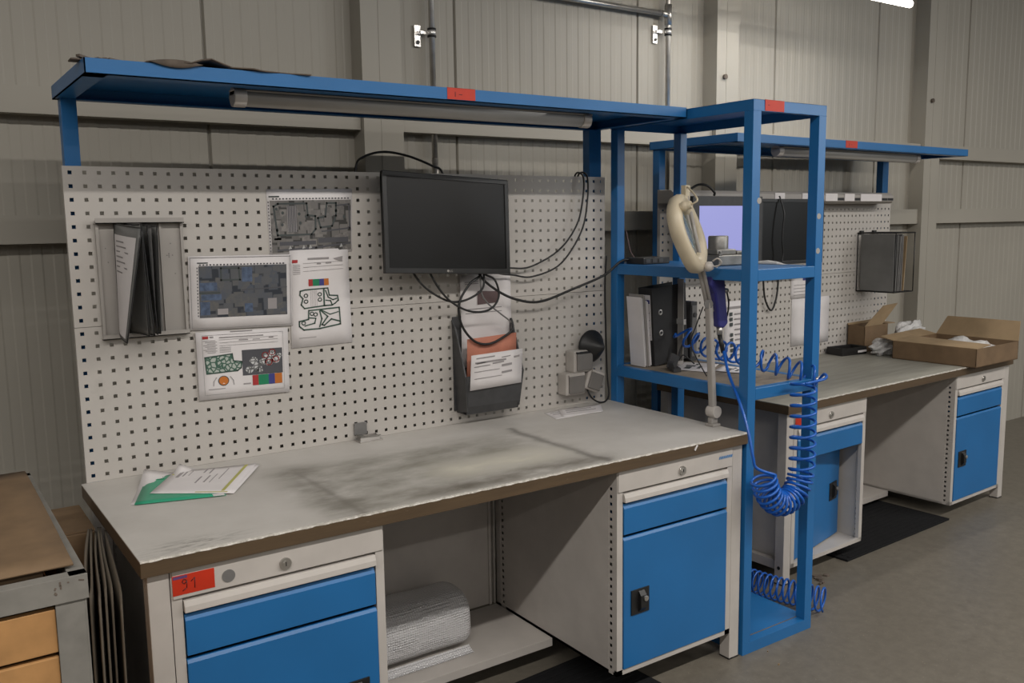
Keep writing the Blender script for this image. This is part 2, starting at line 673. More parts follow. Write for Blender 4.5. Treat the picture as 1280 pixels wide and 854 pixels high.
joints = [-3.55, -2.51, -1.475, -0.44, 0.587, 1.65, 2.70, 3.73, 4.69, 5.72, 6.75, 7.8]
b = MB()
for i in range(len(joints) - 1):
    p = wall_panel('p', joints[i], joints[i + 1])
    b.add(p.v, p.f)
b.box(-4, 9, WY + 0.014, WY + 0.1, 0, 4.2)
build('wall_back', b, 'cream', F=F0, kind='structure')

k = 0
for x0, x1 in ((1.166, 1.341), (3.162, 3.325), (5.084, 5.26), (-0.83, -0.66), (7.05, 7.22)):
    k += 1
    b = MB()
    b.box(x0, x1, 0.50, WY + 0.004, 0, 4.2)
    xm = (x0 + x1) / 2 - 0.012
    b.box(xm, xm + 0.003, 0.4985, 0.5, 0, 4.2)
    if k > 1:
        b.cyl((x0 + 0.055, 0.50, 2.30), (x0 + 0.055, 0.486, 2.30), 0.012, 0.014, 12, 1)
    build('trim_%d' % k, b, ['cream', 'debris'], F=F0, bevel=0.002, kind='structure')
cols = [-4, -0.83, -0.66, 1.166, 1.341, 3.162, 3.325, 5.084, 5.26, 7.05, 7.22, 9]
for i in range(0, len(cols), 2):
    for z0, z1 in ((H1 + 1.112, H1 + 1.20), (H1 + 0.692, H1 + 0.785)):
        k += 1
        b = MB()
        b.box(cols[i] + 0.002, cols[i + 1] - 0.002, 0.529, WY + 0.002, z1 - 0.006, z1)
        b.box(cols[i] + 0.002, cols[i + 1] - 0.002, 0.529, WY + 0.002, z0, z0 + 0.004)
        b.box(cols[i] + 0.002, cols[i + 1] - 0.002, 0.525, 0.529, z0, z1)
        build('trim_%d' % k, b, 'cream', F=F0, kind='structure')

# pipes on the wall
t1 = thing('conduit_pipe', 'thin galvanised pipe running down the wall behind the switched-off monitor', 'pipe', (1.515, 0.555, 2.5), F0)
b = MB()
b.cyl((1.515, 0.555, 1.60), (1.515, 0.555, 4.0), 0.0125, n=16)
b.cyl((1.515, 0.555, 1.60), (1.515, 0.555, 1.84), 0.0145, n=16)
build('tube', b, 'steel', t1)


def clip(parent, x, z, dx):
    b = MB()
    b.box(x + dx - 0.014, x + dx + 0.014, 0.583, 0.590, z - 0.055, z + 0.03)
    b.cyl((x + dx, 0.583, z - 0.038), (x + dx, 0.578, z - 0.038), 0.008, n=12, m=1)
    b.box(x + dx, x - 0.012, 0.566, 0.574, z - 0.006, z + 0.006)
    b.box(x + dx - 0.004, x + dx + 0.004, 0.566, 0.59, z - 0.006, z + 0.006)
    b.cyl((x, 0.555, z - 0.018), (x, 0.555, z - 0.010), 0.0185, n=18, m=1)
    b.cyl((x, 0.555, z + 0.010), (x, 0.555, z + 0.018), 0.0185, n=18, m=1)
    b.cyl((x, 0.555, z - 0.010), (x, 0.555, z + 0.010), 0.017, n=18, m=0)
    build('pipe_clamp', b, ['bright', 'black'], parent, label='bright zinc clamp with dark rubber rings')


clip(t1, 1.515, H1 + 1.525, -0.052)
t2 = thing('conduit_pipe', 'galvanised upright pipe with a tee joint, rising left of the second column', 'pipe', (2.868, 0.555, 2.5), F0)
b = MB()
b.cyl((2.868, 0.555, 1.30), (2.868, 0.555, 4.0), 0.0125, n=16)
b.cyl((2.868, 0.555, H1 + 1.70), (2.868, 0.555, H1 + 1.80), 0.018, n=16)
build('tube', b, 'steel', t2)
clip(t2, 2.868, H1 + 1.668, -0.06)
b = MB()
b.cyl((1.75, 0.555, H1 + 1.752), (2.868, 0.555, H1 + 1.752), 0.0125, n=16)
b.cyl((2.82, 0.555, H1 + 1.752), (2.868, 0.555, H1 + 1.752), 0.017, n=16)
build('branch_tube', b, 'steel', t2)
b = MB()
b.cyl((3.345, 0.572, 1.2), (3.345, 0.572, 4.0), 0.010, n=14)
b.cyl((3.345, 0.572, H1 + 1.56), (3.345, 0.572, H1 + 1.60), 0.015, n=14)
single('cable_conduit', 'thin grey cable conduit running up the right edge of the middle column', 'conduit', b, 'grey', (3.345, 0.572, 2), F0)

# the lit batten lamp near the wall, only its end shows
lt = thing('batten_lamp', 'lit fluorescent batten lamp at the upper right near the wall', 'lamp', (3.3, 0.02, H1 + 1.83), F0)
b = MB()
b.prism([(-0.02, H1 + 1.905), (0.06, H1 + 1.905), (0.10, H1 + 1.865), (-0.06, H1 + 1.865)], 'x', 2.55, 4.11)
build('housing', b, 'white', lt)
b = MB()
b.cyl((2.6, 0.02, H1 + 1.842), (4.09, 0.02, H1 + 1.842), 0.019, n=16)
build('fluorescent_tube', b, 'tube_on', lt)
for xx in (2.75, 3.9):
    b = MB()
    b.cyl((xx, 0.02, H1 + 1.903), (xx, 0.02, 4.4), 0.003, n=8)
    build('suspension_wire', b, 'steel', lt)
area('batten_lamp_light', (3.35, 0.02, H1 + 1.815), 1.5, 0.05, 10)

# ------------------------------------------------------------------ workbench builder


def perf_strip(b, xp, yc, z0, n, pitch, hole, w, zlo, zhi, m=0):
    # strip in a plane x = xp with one column of square holes
    vs_ = [zlo]
    for i in range(n):
        zc = z0 - (n - 1 - i) * pitch
        vs_ += [zc - hole / 2, zc + hole / 2]
    vs_.append(zhi)
    us = [yc - w / 2, yc - hole / 2, yc + hole / 2, yc + w / 2]
    b.perf(us, vs_, lambda i, j: i == 1 and j % 2 == 1, lambda a, c: (xp, a, c), m)


def cabinet(F, x0, x1, label, handle_side, lock_x, extras=(), door_open=False):
    ZT, ZB = -0.0405, -0.728
    YF = -0.735
    c = thing('drawer_cabinet', label, 'cabinet', (x0, -0.05, ZB), F)
    b = MB()
    for xp, sgn in ((x0, 1), (x1, -1)):
        b.box(min(xp, xp + sgn * 0.0015), max(xp, xp + sgn * 0.0015), -0.695, -0.095, ZB, ZT)
        b.box(min(xp, xp + sgn * 0.0015), max(xp, xp + sgn * 0.0015), -0.065, -0.03, ZB, ZT)
        perf_strip(b, xp + sgn * 0.0007, -0.706, -0.105, 25, 0.025, 0.010, 0.022, ZB, ZT)
        perf_strip(b, xp + sgn * 0.0007, -0.080, -0.105, 25, 0.025, 0.010, 0.030, ZB, ZT)
        a0, a1 = sorted((xp, xp + sgn * 0.024))
        b.box(a0, a1, YF, -0.717, ZB, ZT)
    b.box(x0, x1, -0.035, -0.03, ZB, ZT)
    b.box(x0, x1, YF + 0.003, -0.03, ZB, ZB + 0.010)
    b.box(x0, x1, YF, YF + 0.012, ZB, ZB + 0.018)
    b.box(x0, x1, -0.60, -0.03, ZT - 0.004, ZT)
    body = build('carcass', b, 'white', c)
    b = MB()
    b.box(x0 + 0.003, x1 - 0.003, YF - 0.004, YF + 0.014, -0.112, ZT)
    fas = build('fascia', b, 'white', c, bevel=0.0015)
    b = MB()
    b.cyl((lock_x, YF - 0.010, -0.085), (lock_x, YF - 0.003, -0.085), 0.0145, n=24)
    b.cyl((lock_x, YF - 0.0115, -0.085), (lock_x, YF - 0.010, -0.085), 0.008, n=18)
    b.box(lock_x - 0.001, lock_x + 0.001, YF - 0.0125, YF - 0.011, -0.090, -0.080, 1)
    build('lock', b, ['steel', 'black'], fas, label='round metal cylinder lock')
    for e in extras:
        b = MB()
        if e[0] == 'sticker':
            xa, xb, txt = e[1:]
            b.box(xa, xb, YF - 0.0048, YF - 0.0036, -0.103, -0.0555)
            if txt:
                # hand written number
                for pl in ([(0.032, -0.070), (0.026, -0.066), (0.022, -0.073), (0.027, -0.078), (0.033, -0.071), (0.032, -0.088), (0.022, -0.094)],
                           [(0.042, -0.075), (0.051, -0.067), (0.050, -0.092)]):
                    for p, q in zip(pl[:-1], pl[1:]):
                        b.cyl((xa + p[0], YF - 0.005, p[1]), (xa + q[0], YF - 0.005, q[1]), 0.0011, n=6, m=1)
                b.box(xa + 0.002, xa + 0.034, YF - 0.0052, YF - 0.0046, -0.064, -0.0575, 2)
            build('sticker', b, ['orange', 'marker', 'stickblue'], fas, label='orange-red paper sticker')
        elif e[0] == 'dot':
            b.cyl((e[1], YF - 0.0055, -0.0835), (e[1], YF - 0.003, -0.0835), 0.0155, n=28)
            build('plug', b, 'grey', fas, label='round grey blanking plug')
        elif e[0] == 'logo':
            for j in range(9):
                xa = e[1] + j * 0.0075
                b.add([(xa, YF - 0.0046, -0.0785), (xa + 0.0055, YF - 0.0046, -0.0785), (xa + 0.0085, YF - 0.0046, -0.069), (xa + 0.003, YF - 0.0046, -0.069)], [(0, 1, 2, 3)])
            build('logo', b, 'logo', fas, label='small slanted blue word mark')
    # pull-out writing tray
    b = MB()
    b.prism([(YF + 0.02, -0.118), (YF - 0.004, -0.120), (YF - 0.010, -0.133), (YF - 0.012, -0.147), (YF + 0.02, -0.147)], 'x', x0 + 0.026, x1 - 0.026)
    build('pull_out_tray', b, 'white', c, bevel=0.0012)
    # drawer with bevelled grip along its top
    b = MB()
    yf = YF - 0.004
    zt, zb = -0.156, -0.255
    b.prism([(yf + 0.014, zt), (yf + 0.008, zt), (yf, zt - 0.013), (yf, zb), (yf + 0.014, zb)], 'x', x0 + 0.027, x1 - 0.028)
    b.box(x0 + 0.04, x1 - 0.04, yf + 0.014, -0.12, zb + 0.012, zt - 0.02)
    build('drawer', b, 'blue', c, bevel=0.001)
    # door
    zt, zb = -0.266, -0.709
    xa, xb = x0 + 0.026, x1 - 0.026
    b = MB()
    b.prism([(yf + 0.016, zt), (yf + 0.006, zt), (yf, zt - 0.008), (yf, zb), (yf + 0.016, zb)], 'x', xa, xb)
    hx = xa + 0.030 if handle_side == 'L' else xb - 0.030 - 0.078
    hz0, hz1 = -0.532, -0.448
    hb = MB()
    hb.box(hx, hx + 0.078, yf - 0.004, yf + 0.003, hz0, hz1)
    hb.prism([(yf - 0.004, hz1 - 0.006), (yf - 0.017, hz1 - 0.020), (yf - 0.017, hz0 + 0.022), (yf - 0.004, hz0 + 0.006)], 'x', hx + 0.030, hx + 0.055)
    hb.cyl((hx + 0.050, yf - 0.022, -0.479), (hx + 0.050, yf - 0.014, -0.479), 0.009, n=18, m=1)
    if door_open:
        # hinged on the left, pushed back into the cabinet
        A = radians(11)
        Rm = Matrix.Rotation(A, 3, 'Z')
        piv = Vector((xa, yf + 0.02, 0))
        for q in (b, hb):
            q.v = [tuple(piv + Rm @ (Vector(v) - piv) + Vector((0.004, 0.02, 0))) for v in q.v]
    dr = build('door', b, 'blue', c, bevel=0.001)
    build('latch', hb, ['black', 'steel'], dr, bevel=0.0008, label='black turning latch with a key cylinder')
    return c, dr


def bench(F, H, texts, lam):
    XL, XR, YF = -0.015, 1.994, -0.752
    w = thing('workbench', texts['bench'], 'workbench', (1.0, -0.37, -H), F)
    b = MB()
    b.box(XL, XR, YF, 0.0, -0.040, -0.003)
    top = build('bench_top', b, 'edge', w, bevel=0.001)
    b = MB()
    b.box(XL, XR, YF, 0.0, -0.003, 0.0)
    build('top_sheet', b, lam, top, label='pale worn laminate surface')
    b = MB()
    n = 160

    def lipf(uu, vv):
        x = XL + uu * (XR - XL)
        jit = 0.0006 * sin(uu * 311) + 0.0005 * sin(uu * 797 + 1)
        return [(x, YF - 0.0006, -0.0050 + jit), (x, YF - 0.0012, -0.0018), (x, YF + 0.003, 0.0005), (x, YF + 0.0055 + 1.5 * jit, 0.0003)][int(round(vv * 3))]
    b.grid(n, 3, lipf)
    build('front_lip', b, 'lip', top, label='frayed pale front lip')
    for x0, x1 in ((0.0, 0.048), (1.936, 1.984)):
        for y0, y1 in ((-0.735, -0.69), (-0.06, -0.012)):
            b = MB()
            b.box(x0, x1, y0, y1, -H + 0.004, -0.0405)
            b.box(x0 - 0.001, x1 + 0.001, y0 - 0.001, y1 + 0.001, -H, -H + 0.006, 1)
            if y0 < -0.5:
                xs = x0 - 0.002 if x0 < 1 else x1 - 0.002
                b.cyl((xs, -0.712, -H + 0.075), (xs + 0.004, -0.712, -H + 0.075), 0.008, n=14, m=1)
            build('leg', b, ['white', 'black'], w, bevel=0.0015)
        b = MB()
        xc = (x0 + x1) / 2
        b.box(xc - 0.014, xc + 0.014, -0.69, -0.06, -H + 0.06, -H + 0.10)
        build('side_rail', b, 'white', w, bevel=0.001)
    b = MB()
    b.box(0.594, 1.362, -0.040, -0.032, -0.715, -0.0405)
    b.box(1.362, 1.372, -0.048, -0.032, -0.715, -0.0405)
    b.box(1.384, 1.388, -0.048, -0.032, -0.715, -0.0405)
    build('back_panel', b, 'white', w)
    b = MB()
    b.box(0.592, 1.4025, -0.390, -0.030, -0.735, -0.7275)
    b.box(0.592, 1.4025, -0.392, -0.386, -0.757, -0.7275)
    b.box(0.592, 1.4025, -0.036, -0.030, -0.757, -0.7275)
    build('lower_shelf', b, 'white', w, bevel=0.001)

    # pegboard: two steel panels one above the other
    P, hole, W = 0.0381, 0.0106, 52 * 0.0381
    for nm, z0 in (('lower', 0.0005), ('upper', 12 * P + 0.001)):
        p = thing('pegboard_panel', texts['peg_' + nm], 'pegboard', (W / 2, 0.01, z0), F)
        us = [0.0]
        for i in range(52):
            us += [i * P + (P - hole) / 2, i * P + (P + hole) / 2]
        us.append(W)
        hz = 12 * P - 0.001
        vs_ = [0.0]
        for j in range(12):
            vs_ += [j * P + (P - hole) / 2, j * P + (P + hole) / 2]
        vs_.append(hz)
        b = MB()
        b.perf(us, vs_, lambda i, j: i % 2 == 1 and j % 2 == 1, lambda a, c: (a, 0.001, z0 + c))
        build('perforated_sheet', b, 'peg', p, solid=0.0015)
        b = MB()
        b.box(0, 0.0015, 0.0018, 0.018, z0, z0 + hz)
        b.box(W - 0.0015, W, 0.0018, 0.018, z0, z0 + hz)
        b.box(0.0015, W - 0.0015, 0.0018, 0.018, z0, z0 + 0.0015)
        b.box(0.0015, W - 0.0015, 0.0018, 0.018, z0 + hz - 0.0015, z0 + hz)
        build('folded_rim', b, 'peg', p)

    # overhead shelf on two posts behind the pegboard
    s = thing('overhead_shelf', texts['shelf'], 'shelf', (1.0, 0.04, -H), F)
    for x0 in (0.012, 1.918):
        b = MB()
        b.box(x0, x0 + 0.042 + (0.02 if x0 > 1 else 0), 0.0205, 0.062, -H, 1.102)
        build('post', b, 'blue', s, bevel=0.002)
    b = MB()
    x0, x1, y0, y1, zt, zb = 0.0, 1.985, -0.448, 0.072, 1.139, 1.102
    b.box(x0 + 0.003, x1 - 0.003, y0 + 0.003, y1 - 0.003, zt - 0.003, zt)
    b.box(x0, x1, y0, y0 + 0.003, zb, zt)
    b.box(x0, x1, y1 - 0.003, y1, zb, zt)
    b.box(x0 + (0.12 if F is F1 else 0.80), x1, y1 - 0.003, y1, zt, zt + (0.066 if F is F1 else 0.04))
    b.box(x0, x0 + 0.003, y0, y1, zb, zt)
    b.box(x1 - 0.003, x1, y0, y1, zb, zt)
    b.box(x0, x1, y0, y0 + 0.05, zb, zb + 0.003)
    b.box(x0, x0 + 0.05, y0, y1, zb, zb + 0.003)
    b.box(x1 - 0.03, x1, y0, y1, zb, zb + 0.003)
    b.box(x0, x1, y1 - 0.03, y1, zb, zb + 0.003)
    tray = build('shelf_tray', b, 'blue', s)
    b = MB()
    xs = texts['sticker_x']
    b.box(xs, xs + 0.098, y0 - 0.0012, y0 - 0.0002, zb + 0.004, zt + 0.0005)
    b.box(xs, xs + 0.098, y0 - 0.0012, y0 + 0.006, zt, zt + 0.0008)
    b.box(xs + 0.026, xs + 0.0285, y0 - 0.0016, y0 - 0.001, zb + 0.012, zb + 0.026, 1)
    b.box(xs + 0.040, xs + 0.052, y0 - 0.0016, y0 - 0.001, zb + 0.018, zb + 0.020, 1)
    build('sticker', b, ['orange', 'marker'], tray, label='orange-red paper sticker')
    # tube lamp under the shelf, switched off
    lm = thing('tube_lamp', texts['lamp'], 'lamp', (1.0, -0.36, 1.09), F)
    b = MB()
    b.cyl((0.40, -0.365, 1.082), (1.56, -0.365, 1.082), 0.024, n=24)
    build('lamp_cover', b, 'tubebody', lm)
    b = MB()
    b.box(0.37, 1.60, -0.385, -0.345, 1.096, 1.1015)
    for xa in (0.372, 1.56):
        b.cyl((xa, -0.365, 1.082), (xa + 0.034, -0.365, 1.082), 0.0265, n=24)
        b.box(xa, xa + 0.034, -0.385, -0.345, 1.085, 1.1015)
    build('end_holder', b, 'white', lm, bevel=0.002)
    return w


bench(F1, H1, dict(
    bench='workbench in front with a stained pale top, brown front edge and white legs',
    peg_lower='lower white pegboard panel right above the stained bench top in front',
    peg_upper='upper white pegboard panel behind the switched-off wide monitor in front',
    shelf='long blue steel shelf over the nearer bench',
    lamp='switched-off tube lamp under the nearer blue overhead shelf',
    sticker_x=0.988), 'laminate')
bench(F2, H2, dict(
    bench='workbench further back beyond the blue rack, grey worn top with boxes on it',
    peg_lower='lower white pegboard panel behind the cardboard boxes on the far bench',
    peg_upper='upper white pegboard panel behind the lit monitor on the far bench',
    shelf='blue steel shelf over the far bench, seen beyond the rack',
    lamp='switched-off tube lamp under the blue shelf of the far bench',
    sticker_x=0.80), 'laminate2')

cabinet(F1, 0.050, 0.590, 'blue-fronted drawer cabinet at the lower left with a numbered orange sticker', 'R', 0.321,
        [('sticker', 0.053, 0.149, '91'), ('dot', 0.182)])
cabinet(F1, 1.4045, 1.9345, 'blue-fronted drawer cabinet under the near bench right beside the blue rack', 'L', 1.686,
        [('logo', 1.862)])
cabinet(F2, 0.050, 0.590, 'drawer cabinet under the far bench with its blue door pushed inwards', 'R', 0.310,
        [('sticker', 0.053, 0.112, '')], door_open=True)
cabinet(F2, 1.4045, 1.9345, 'blue-fronted drawer cabinet at the right edge of the far bench', 'L', 1.686)

# ------------------------------------------------------------------ blue rack between the benches
RX0, RX1, RY0, RY1 = 1.9955, 2.384, -0.745, -0.020
TB = 0.040
rack = thing('storage_rack', 'tall narrow blue steel rack standing between the two benches', 'rack', (2.18, -0.38, -H1), F1)
for xa in (RX0, RX1 - TB):
    for ya in (RY0, RY1 - TB):
        b = MB()
        b.box(xa, xa + TB, ya, ya + TB, -H1 + 0.042, 1.099)
        if ya == RY0:
            for zz in ((0.80,) if xa == RX0 else (0.745, 0.62)):
                b.cyl((xa + TB * (0.95 if xa == RX0 else 0.35), ya - 0.0008, zz), (xa + TB * (0.95 if xa == RX0 else 0.35), ya + 0.001, zz), 0.011, n=16, m=1)
        build('post', b, ['blue', 'plateg'], rack, bevel=0.003)


def rack_frame(name, zb, zt, deck, mats):
    b = MB()
    b.box(RX0 + TB, RX1 - TB, RY0, RY0 + 0.03, zb, zt)
    b.box(RX0 + TB, RX1 - TB, RY1 - 0.03, RY1, zb, zt)
    b.box(RX0, RX0 + 0.03, RY0 + TB, RY1 - TB, zb, zt)
    b.box(RX1 - 0.03, RX1, RY0 + TB, RY1 - TB, zb, zt)
    if deck:
        b.box(RX0 + 0.03, RX1 - 0.03, RY0 + 0.03, RY1 - 0.03, zt - 0.006, zt - 0.001, 1)
    return build(name, b, mats, rack, bevel=0.002)


b = MB()
b.box(RX0, RX1, RY0, RY0 + 0.003, 1.099, 1.136)
b.box(RX0, RX1, RY1 - 0.003, RY1, 1.099, 1.136)
b.box(RX0, RX0 + 0.003, RY0, RY1, 1.099, 1.136)
b.box(RX1 - 0.003, RX1, RY0, RY1, 1.099, 1.136)
b.box(RX0 + 0.003, RX1 - 0.003, RY0 + 0.003, RY1 - 0.003, 1.131, 1.1355)
b.box(RX0, RX1, RY0, RY0 + 0.02, 1.099, 1.102)
tp = build('top_tray', b, 'blue', rack, bevel=0.001)
b = MB()
b.box(2.052, 2.150, RY0 - 0.0014, RY0 - 0.0002, 1.100, 1.1366)
b.box(2.052, 2.150, RY0 - 0.0014, RY0 + 0.004, 1.136, 1.1368)
b.box(2.066, 2.074, RY0 - 0.0018, RY0 - 0.001, 1.118, 1.120, 1)
build('sticker', b, ['orange', 'marker'], tp, label='orange-red paper sticker catching light')
rack_frame('middle_shelf', 0.525, 0.566, True, ['blue', 'blue'])
rack_frame('lower_shelf', 0.108, 0.150, True, ['blue', 'mattray'])
b = MB()
b.box(RX0, RX1, RY0, RY1, -H1, -H1 + 0.042)
b.box(RX0 + 0.03, RX1 - 0.03, RY0 + 0.035, RY0 + 0.04, -H1 + 0.042, -H1 + 0.0425, 1)
build('base_plate', b, ['blue', 'debris'], rack, bevel=0.003)

# ------------------------------------------------------------------ monitors


def monitor(label, F, c, w, h, rz, rx, ry, mats, bez=0.016, brand=None, arm=True, dep=0.038):
    t = thing('monitor', label, 'monitor', c, F)
    Rm = Matrix.Rotation(rz, 3, 'Z') @ Matrix.Rotation(rx, 3, 'X') @ Matrix.Rotation(ry, 3, 'Y')

    def tr(b):
        b.v = [tuple(Vector(c) + Rm @ Vector(v)) for v in b.v]
        return b
    b = MB()
    # bezel frame
    b.box(-w / 2, w / 2, 0, dep * 0.5, h / 2 - bez, h / 2)
    b.box(-w / 2, w / 2, 0, dep * 0.5, -h / 2, -h / 2 + bez * 1.15)
    b.box(-w / 2, -w / 2 + bez, 0, dep * 0.5, -h / 2 + bez, h / 2 - bez)
    b.box(w / 2 - bez, w / 2, 0, dep * 0.5, -h / 2 + bez, h / 2 - bez)
    bz = build('bezel', tr(b), mats[0], t, bevel=0.002)
    b = MB()
    b.box(-w / 2 + bez, w / 2 - bez, 0.004, 0.012, -h / 2 + bez * 1.15, h / 2 - bez)
    build('screen', tr(b), mats[1], t)
    b = MB()
    b.prism([(-w / 2 + 0.005, -h / 2 + 0.005), (w / 2 - 0.005, -h / 2 + 0.005), (w / 2 - 0.005, h / 2 - 0.005), (-w / 2 + 0.005, h / 2 - 0.005)], 'y', dep * 0.5, dep * 0.75)
    b.box(-w * 0.3, w * 0.3, dep * 0.75, dep + 0.008, -h * 0.3, h * 0.3)
    build('back_cover', tr(b), mats[0], t, bevel=0.004)
    if brand:
        b = MB()
        b.cyl((-0.012, -0.0004, -h / 2 + bez * 0.58), (-0.012, 0.001, -h / 2 + bez * 0.58), 0.0042, n=18)
        text_mb(brand, 0.010, (-0.006, -0.0006, -h / 2 + bez * 0.58 - 0.0036), (1, 0, 0), (0, 0, 1), b)
        build('brand_mark', tr(b), 'plateg', bz, label='small pale brand mark on the lower bezel')
    if arm:
        b = MB()
        b.box(-0.05, 0.05, dep + 0.008, dep + 0.014, -0.05, 0.05)
        tr(b)
        cv = Vector(c)
        b.box(c[0] - 0.03, c[0] + 0.03, c[1] + dep - 0.005, -0.004, c[2] - 0.03, c[2] + 0.03)
        b.box(c[0] - 0.05, c[0] + 0.05, -0.008, -0.0005, c[2] - 0.06, c[2] + 0.06)
        build('wall_mount', b, 'black', t)
    return t


monitor('large switched-off black monitor mounted on the near pegboard', F1, (1.192, -0.1, 0.735), 0.511, 0.341,
        radians(1.8), radians(-5.4), radians(2.86), ('bezel', 'screen_off'), brand='LG')
monitor('dark grey monitor with a lit lavender screen on the far bench', F2, (0.295, -0.165, 0.716), 0.504, 0.330,
        0, 0, 0, ('darkgrey', 'screen_on'), bez=0.045, dep=0.05)
monitor('black switched-off monitor right of the lit screen, behind the rack post', F2, (0.812, -0.155, 0.705), 0.490, 0.332,
        radians(-3), 0, 0, ('bezel', 'screen_off'), dep=0.045)

# ------------------------------------------------------------------ cables


def cable(name, label, pts, rad=0.0035, mat='black', F=F1, cat='cable', group=None):
    b = MB()
    b.tube(smoothpath(pts, 8), rad, 8)
    return single(name, label, cat, b, mat, pts[0], F, group)


cable('power_cable', 'upper of two thin black cables curving from the near monitor to the pegboard top',
      [(1.33, -0.05, 0.64), (1.42, -0.04, 0.585), (1.50, -0.03, 0.569), (1.591, -0.03, 0.572), (1.726, -0.03, 0.632), (1.814, -0.03, 0.729), (1.845, -0.03, 0.84), (1.852, -0.02, 0.916), (1.852, 0.03, 0.92), (1.855, 0.045, 0.80)])
cable('power_cable', 'lower of two thin black cables curving from the near monitor to the pegboard top',
      [(1.33, -0.055, 0.60), (1.42, -0.045, 0.556), (1.502, -0.035, 0.543), (1.591, -0.035, 0.533), (1.726, -0.035, 0.576), (1.83, -0.035, 0.698), (1.862, -0.035, 0.82), (1.868, -0.025, 0.916), (1.868, 0.03, 0.92), (1.870, 0.045, 0.80)])
cable('video_cable', 'thick black cable sagging from under the near monitor to the box on the rack',
      [(1.33, -0.06, 0.60), (1.337, -0.065, 0.548), (1.405, -0.06, 0.495), (1.494, -0.06, 0.454), (1.609, -0.06, 0.438), (1.781, -0.06, 0.481), (1.924, -0.065, 0.525), (2.00, -0.075, 0.576), (2.045, -0.09, 0.584)], 0.005)
cable('looped_cable', 'black cable making the big round loop below the near monitor',
      [(1.34, -0.06, 0.62), (1.331, -0.075, 0.555), (1.280, -0.085, 0.525), (1.238, -0.085, 0.47), (1.230, -0.085, 0.42), (1.252, -0.083, 0.36), (1.300, -0.083, 0.312), (1.36, -0.083, 0.30), (1.424, -0.085, 0.322), (1.462, -0.085, 0.348), (1.465, -0.07, 0.385)], 0.0045)
cable('looped_cable', 'black cable hanging in a shallow bow from the left under the near monitor',
      [(1.06, -0.06, 0.62), (1.061, -0.075, 0.567), (1.109, -0.08, 0.512), (1.188, -0.08, 0.468), (1.254, -0.08, 0.464), (1.323, -0.08, 0.492), (1.343, -0.08, 0.534), (1.343, -0.06, 0.62)], 0.004)
cable('looped_cable', 'black cable in the deeper bow swinging across to the right under the near monitor',
      [(1.12, -0.06, 0.62), (1.12, -0.085, 0.564), (1.172, -0.09, 0.486), (1.237, -0.095, 0.439), (1.304, -0.095, 0.421), (1.363, -0.095, 0.431), (1.399, -0.09, 0.473), (1.386, -0.085, 0.532), (1.345, -0.075, 0.56), (1.335, -0.06, 0.62)], 0.004)
cable('thin_wire', 'short grey wire slanting across the white sheet under the near monitor',
      [(1.340, -0.06, 0.62), (1.335, -0.07, 0.50), (1.356, -0.075, 0.452), (1.41, -0.075, 0.41), (1.461, -0.075, 0.371), (1.470, -0.06, 0.345)], 0.003, 'grey')
cable('loose_cable', 'black cable arching above the top edge of the near pegboard',
      [(0.905, 0.035, 0.80), (0.908, 0.035, 0.93), (0.936, 0.03, 0.967), (1.012, 0.03, 0.986), (1.105, 0.03, 0.975), (1.2, 0.03, 0.944), (1.245, 0.032, 0.918), (1.26, 0.035, 0.80)], 0.0042)
cable('power_cable', 'black cable running from the socket boxes over the bench to the rack post',
      [(1.852, -0.03, 0.085), (1.865, -0.05, 0.035), (1.90, -0.055, 0.010), (1.945, -0.045, 0.006), (1.977, -0.03, 0.03), (1.980, -0.015, 0.12), (1.978, -0.010, 0.30), (1.976, -0.008, 0.48), (1.98, -0.012, 0.60)], 0.0035)

# ------------------------------------------------------------------ papers on the pegboard


class Sheet:
    def __init__(s, tl, tr, br, bl, y):
        s.c = [Vector((q[0], y, q[1])) for q in (tl, tr, br, bl)]
        s.b = MB()
        s.s = 0
        n = 6
        tl, tr, br, bl = s.c

        def fn(uu, vv):
            p = s.at(uu, vv)
            return p + Vector((0, -0.0012 * sin(pi * uu) * sin(pi * vv), 0))
        s.b.grid(n, n, fn)

    def at(s, uu, vv, off=0.0):
        tl, tr, br, bl = s.c
        p = (tl * (1 - uu) + tr * uu) * (1 - vv) + (bl * (1 - uu) + br * uu) * vv
        return p + Vector((0, -off, 0))

    def patch(s, u0, v0, u1, v1, m, off=0.0018):
        s.b.quad(s.at(u0, v0, off), s.at(u1, v0, off), s.at(u1, v1, off), s.at(u0, v1, off), m)
        return s

    def poly(s, pts, m, off=0.0018):
        s.b.add([s.at(p[0], p[1], off) for p in pts], [tuple(range(len(pts)))], m)
        return s

    def line(s, pts, w, m, off=0.0022, closed=False):
        pts = list(pts) + ([pts[0]] if closed else [])
        for p, q in zip(pts[:-1], pts[1:]):
            a, c = s.at(p[0], p[1], off), s.at(q[0], q[1], off)
            dd = (c - a)
            if dd.length < 1e-6:
                continue
            nn = Vector((-dd.z, 0, dd.x)).normalized() * w / 2
            ee = dd.normalized() * w / 2
            s.b.quad(a - nn - ee, c - nn + ee, c + nn + ee, a + nn - ee, m)
        return s

    def ticks(s, u0, u1, v, n, m, h=0.012, w=0.010, vertical=False):
        for k in range(n):
            q = u0 + (u1 - u0) * (k + 0.25) / n
            if vertical:
                s.patch(v, q, v + h * 0.7, q + (u1 - u0) / n * 0.5, m)
            else:
                s.patch(q, v, q + (u1 - u0) / n * 0.5, v + h, m)
        return s


PM = ['paper', 'ink', 'photo_grey', 'photo_blue', 'inkdark', 'pred', 'pgreen', 'pblue', 'porange', 'pgrey', 'pwhite', 'mesh_green', 'mesh_white', 'lineg', 'bluegrey']

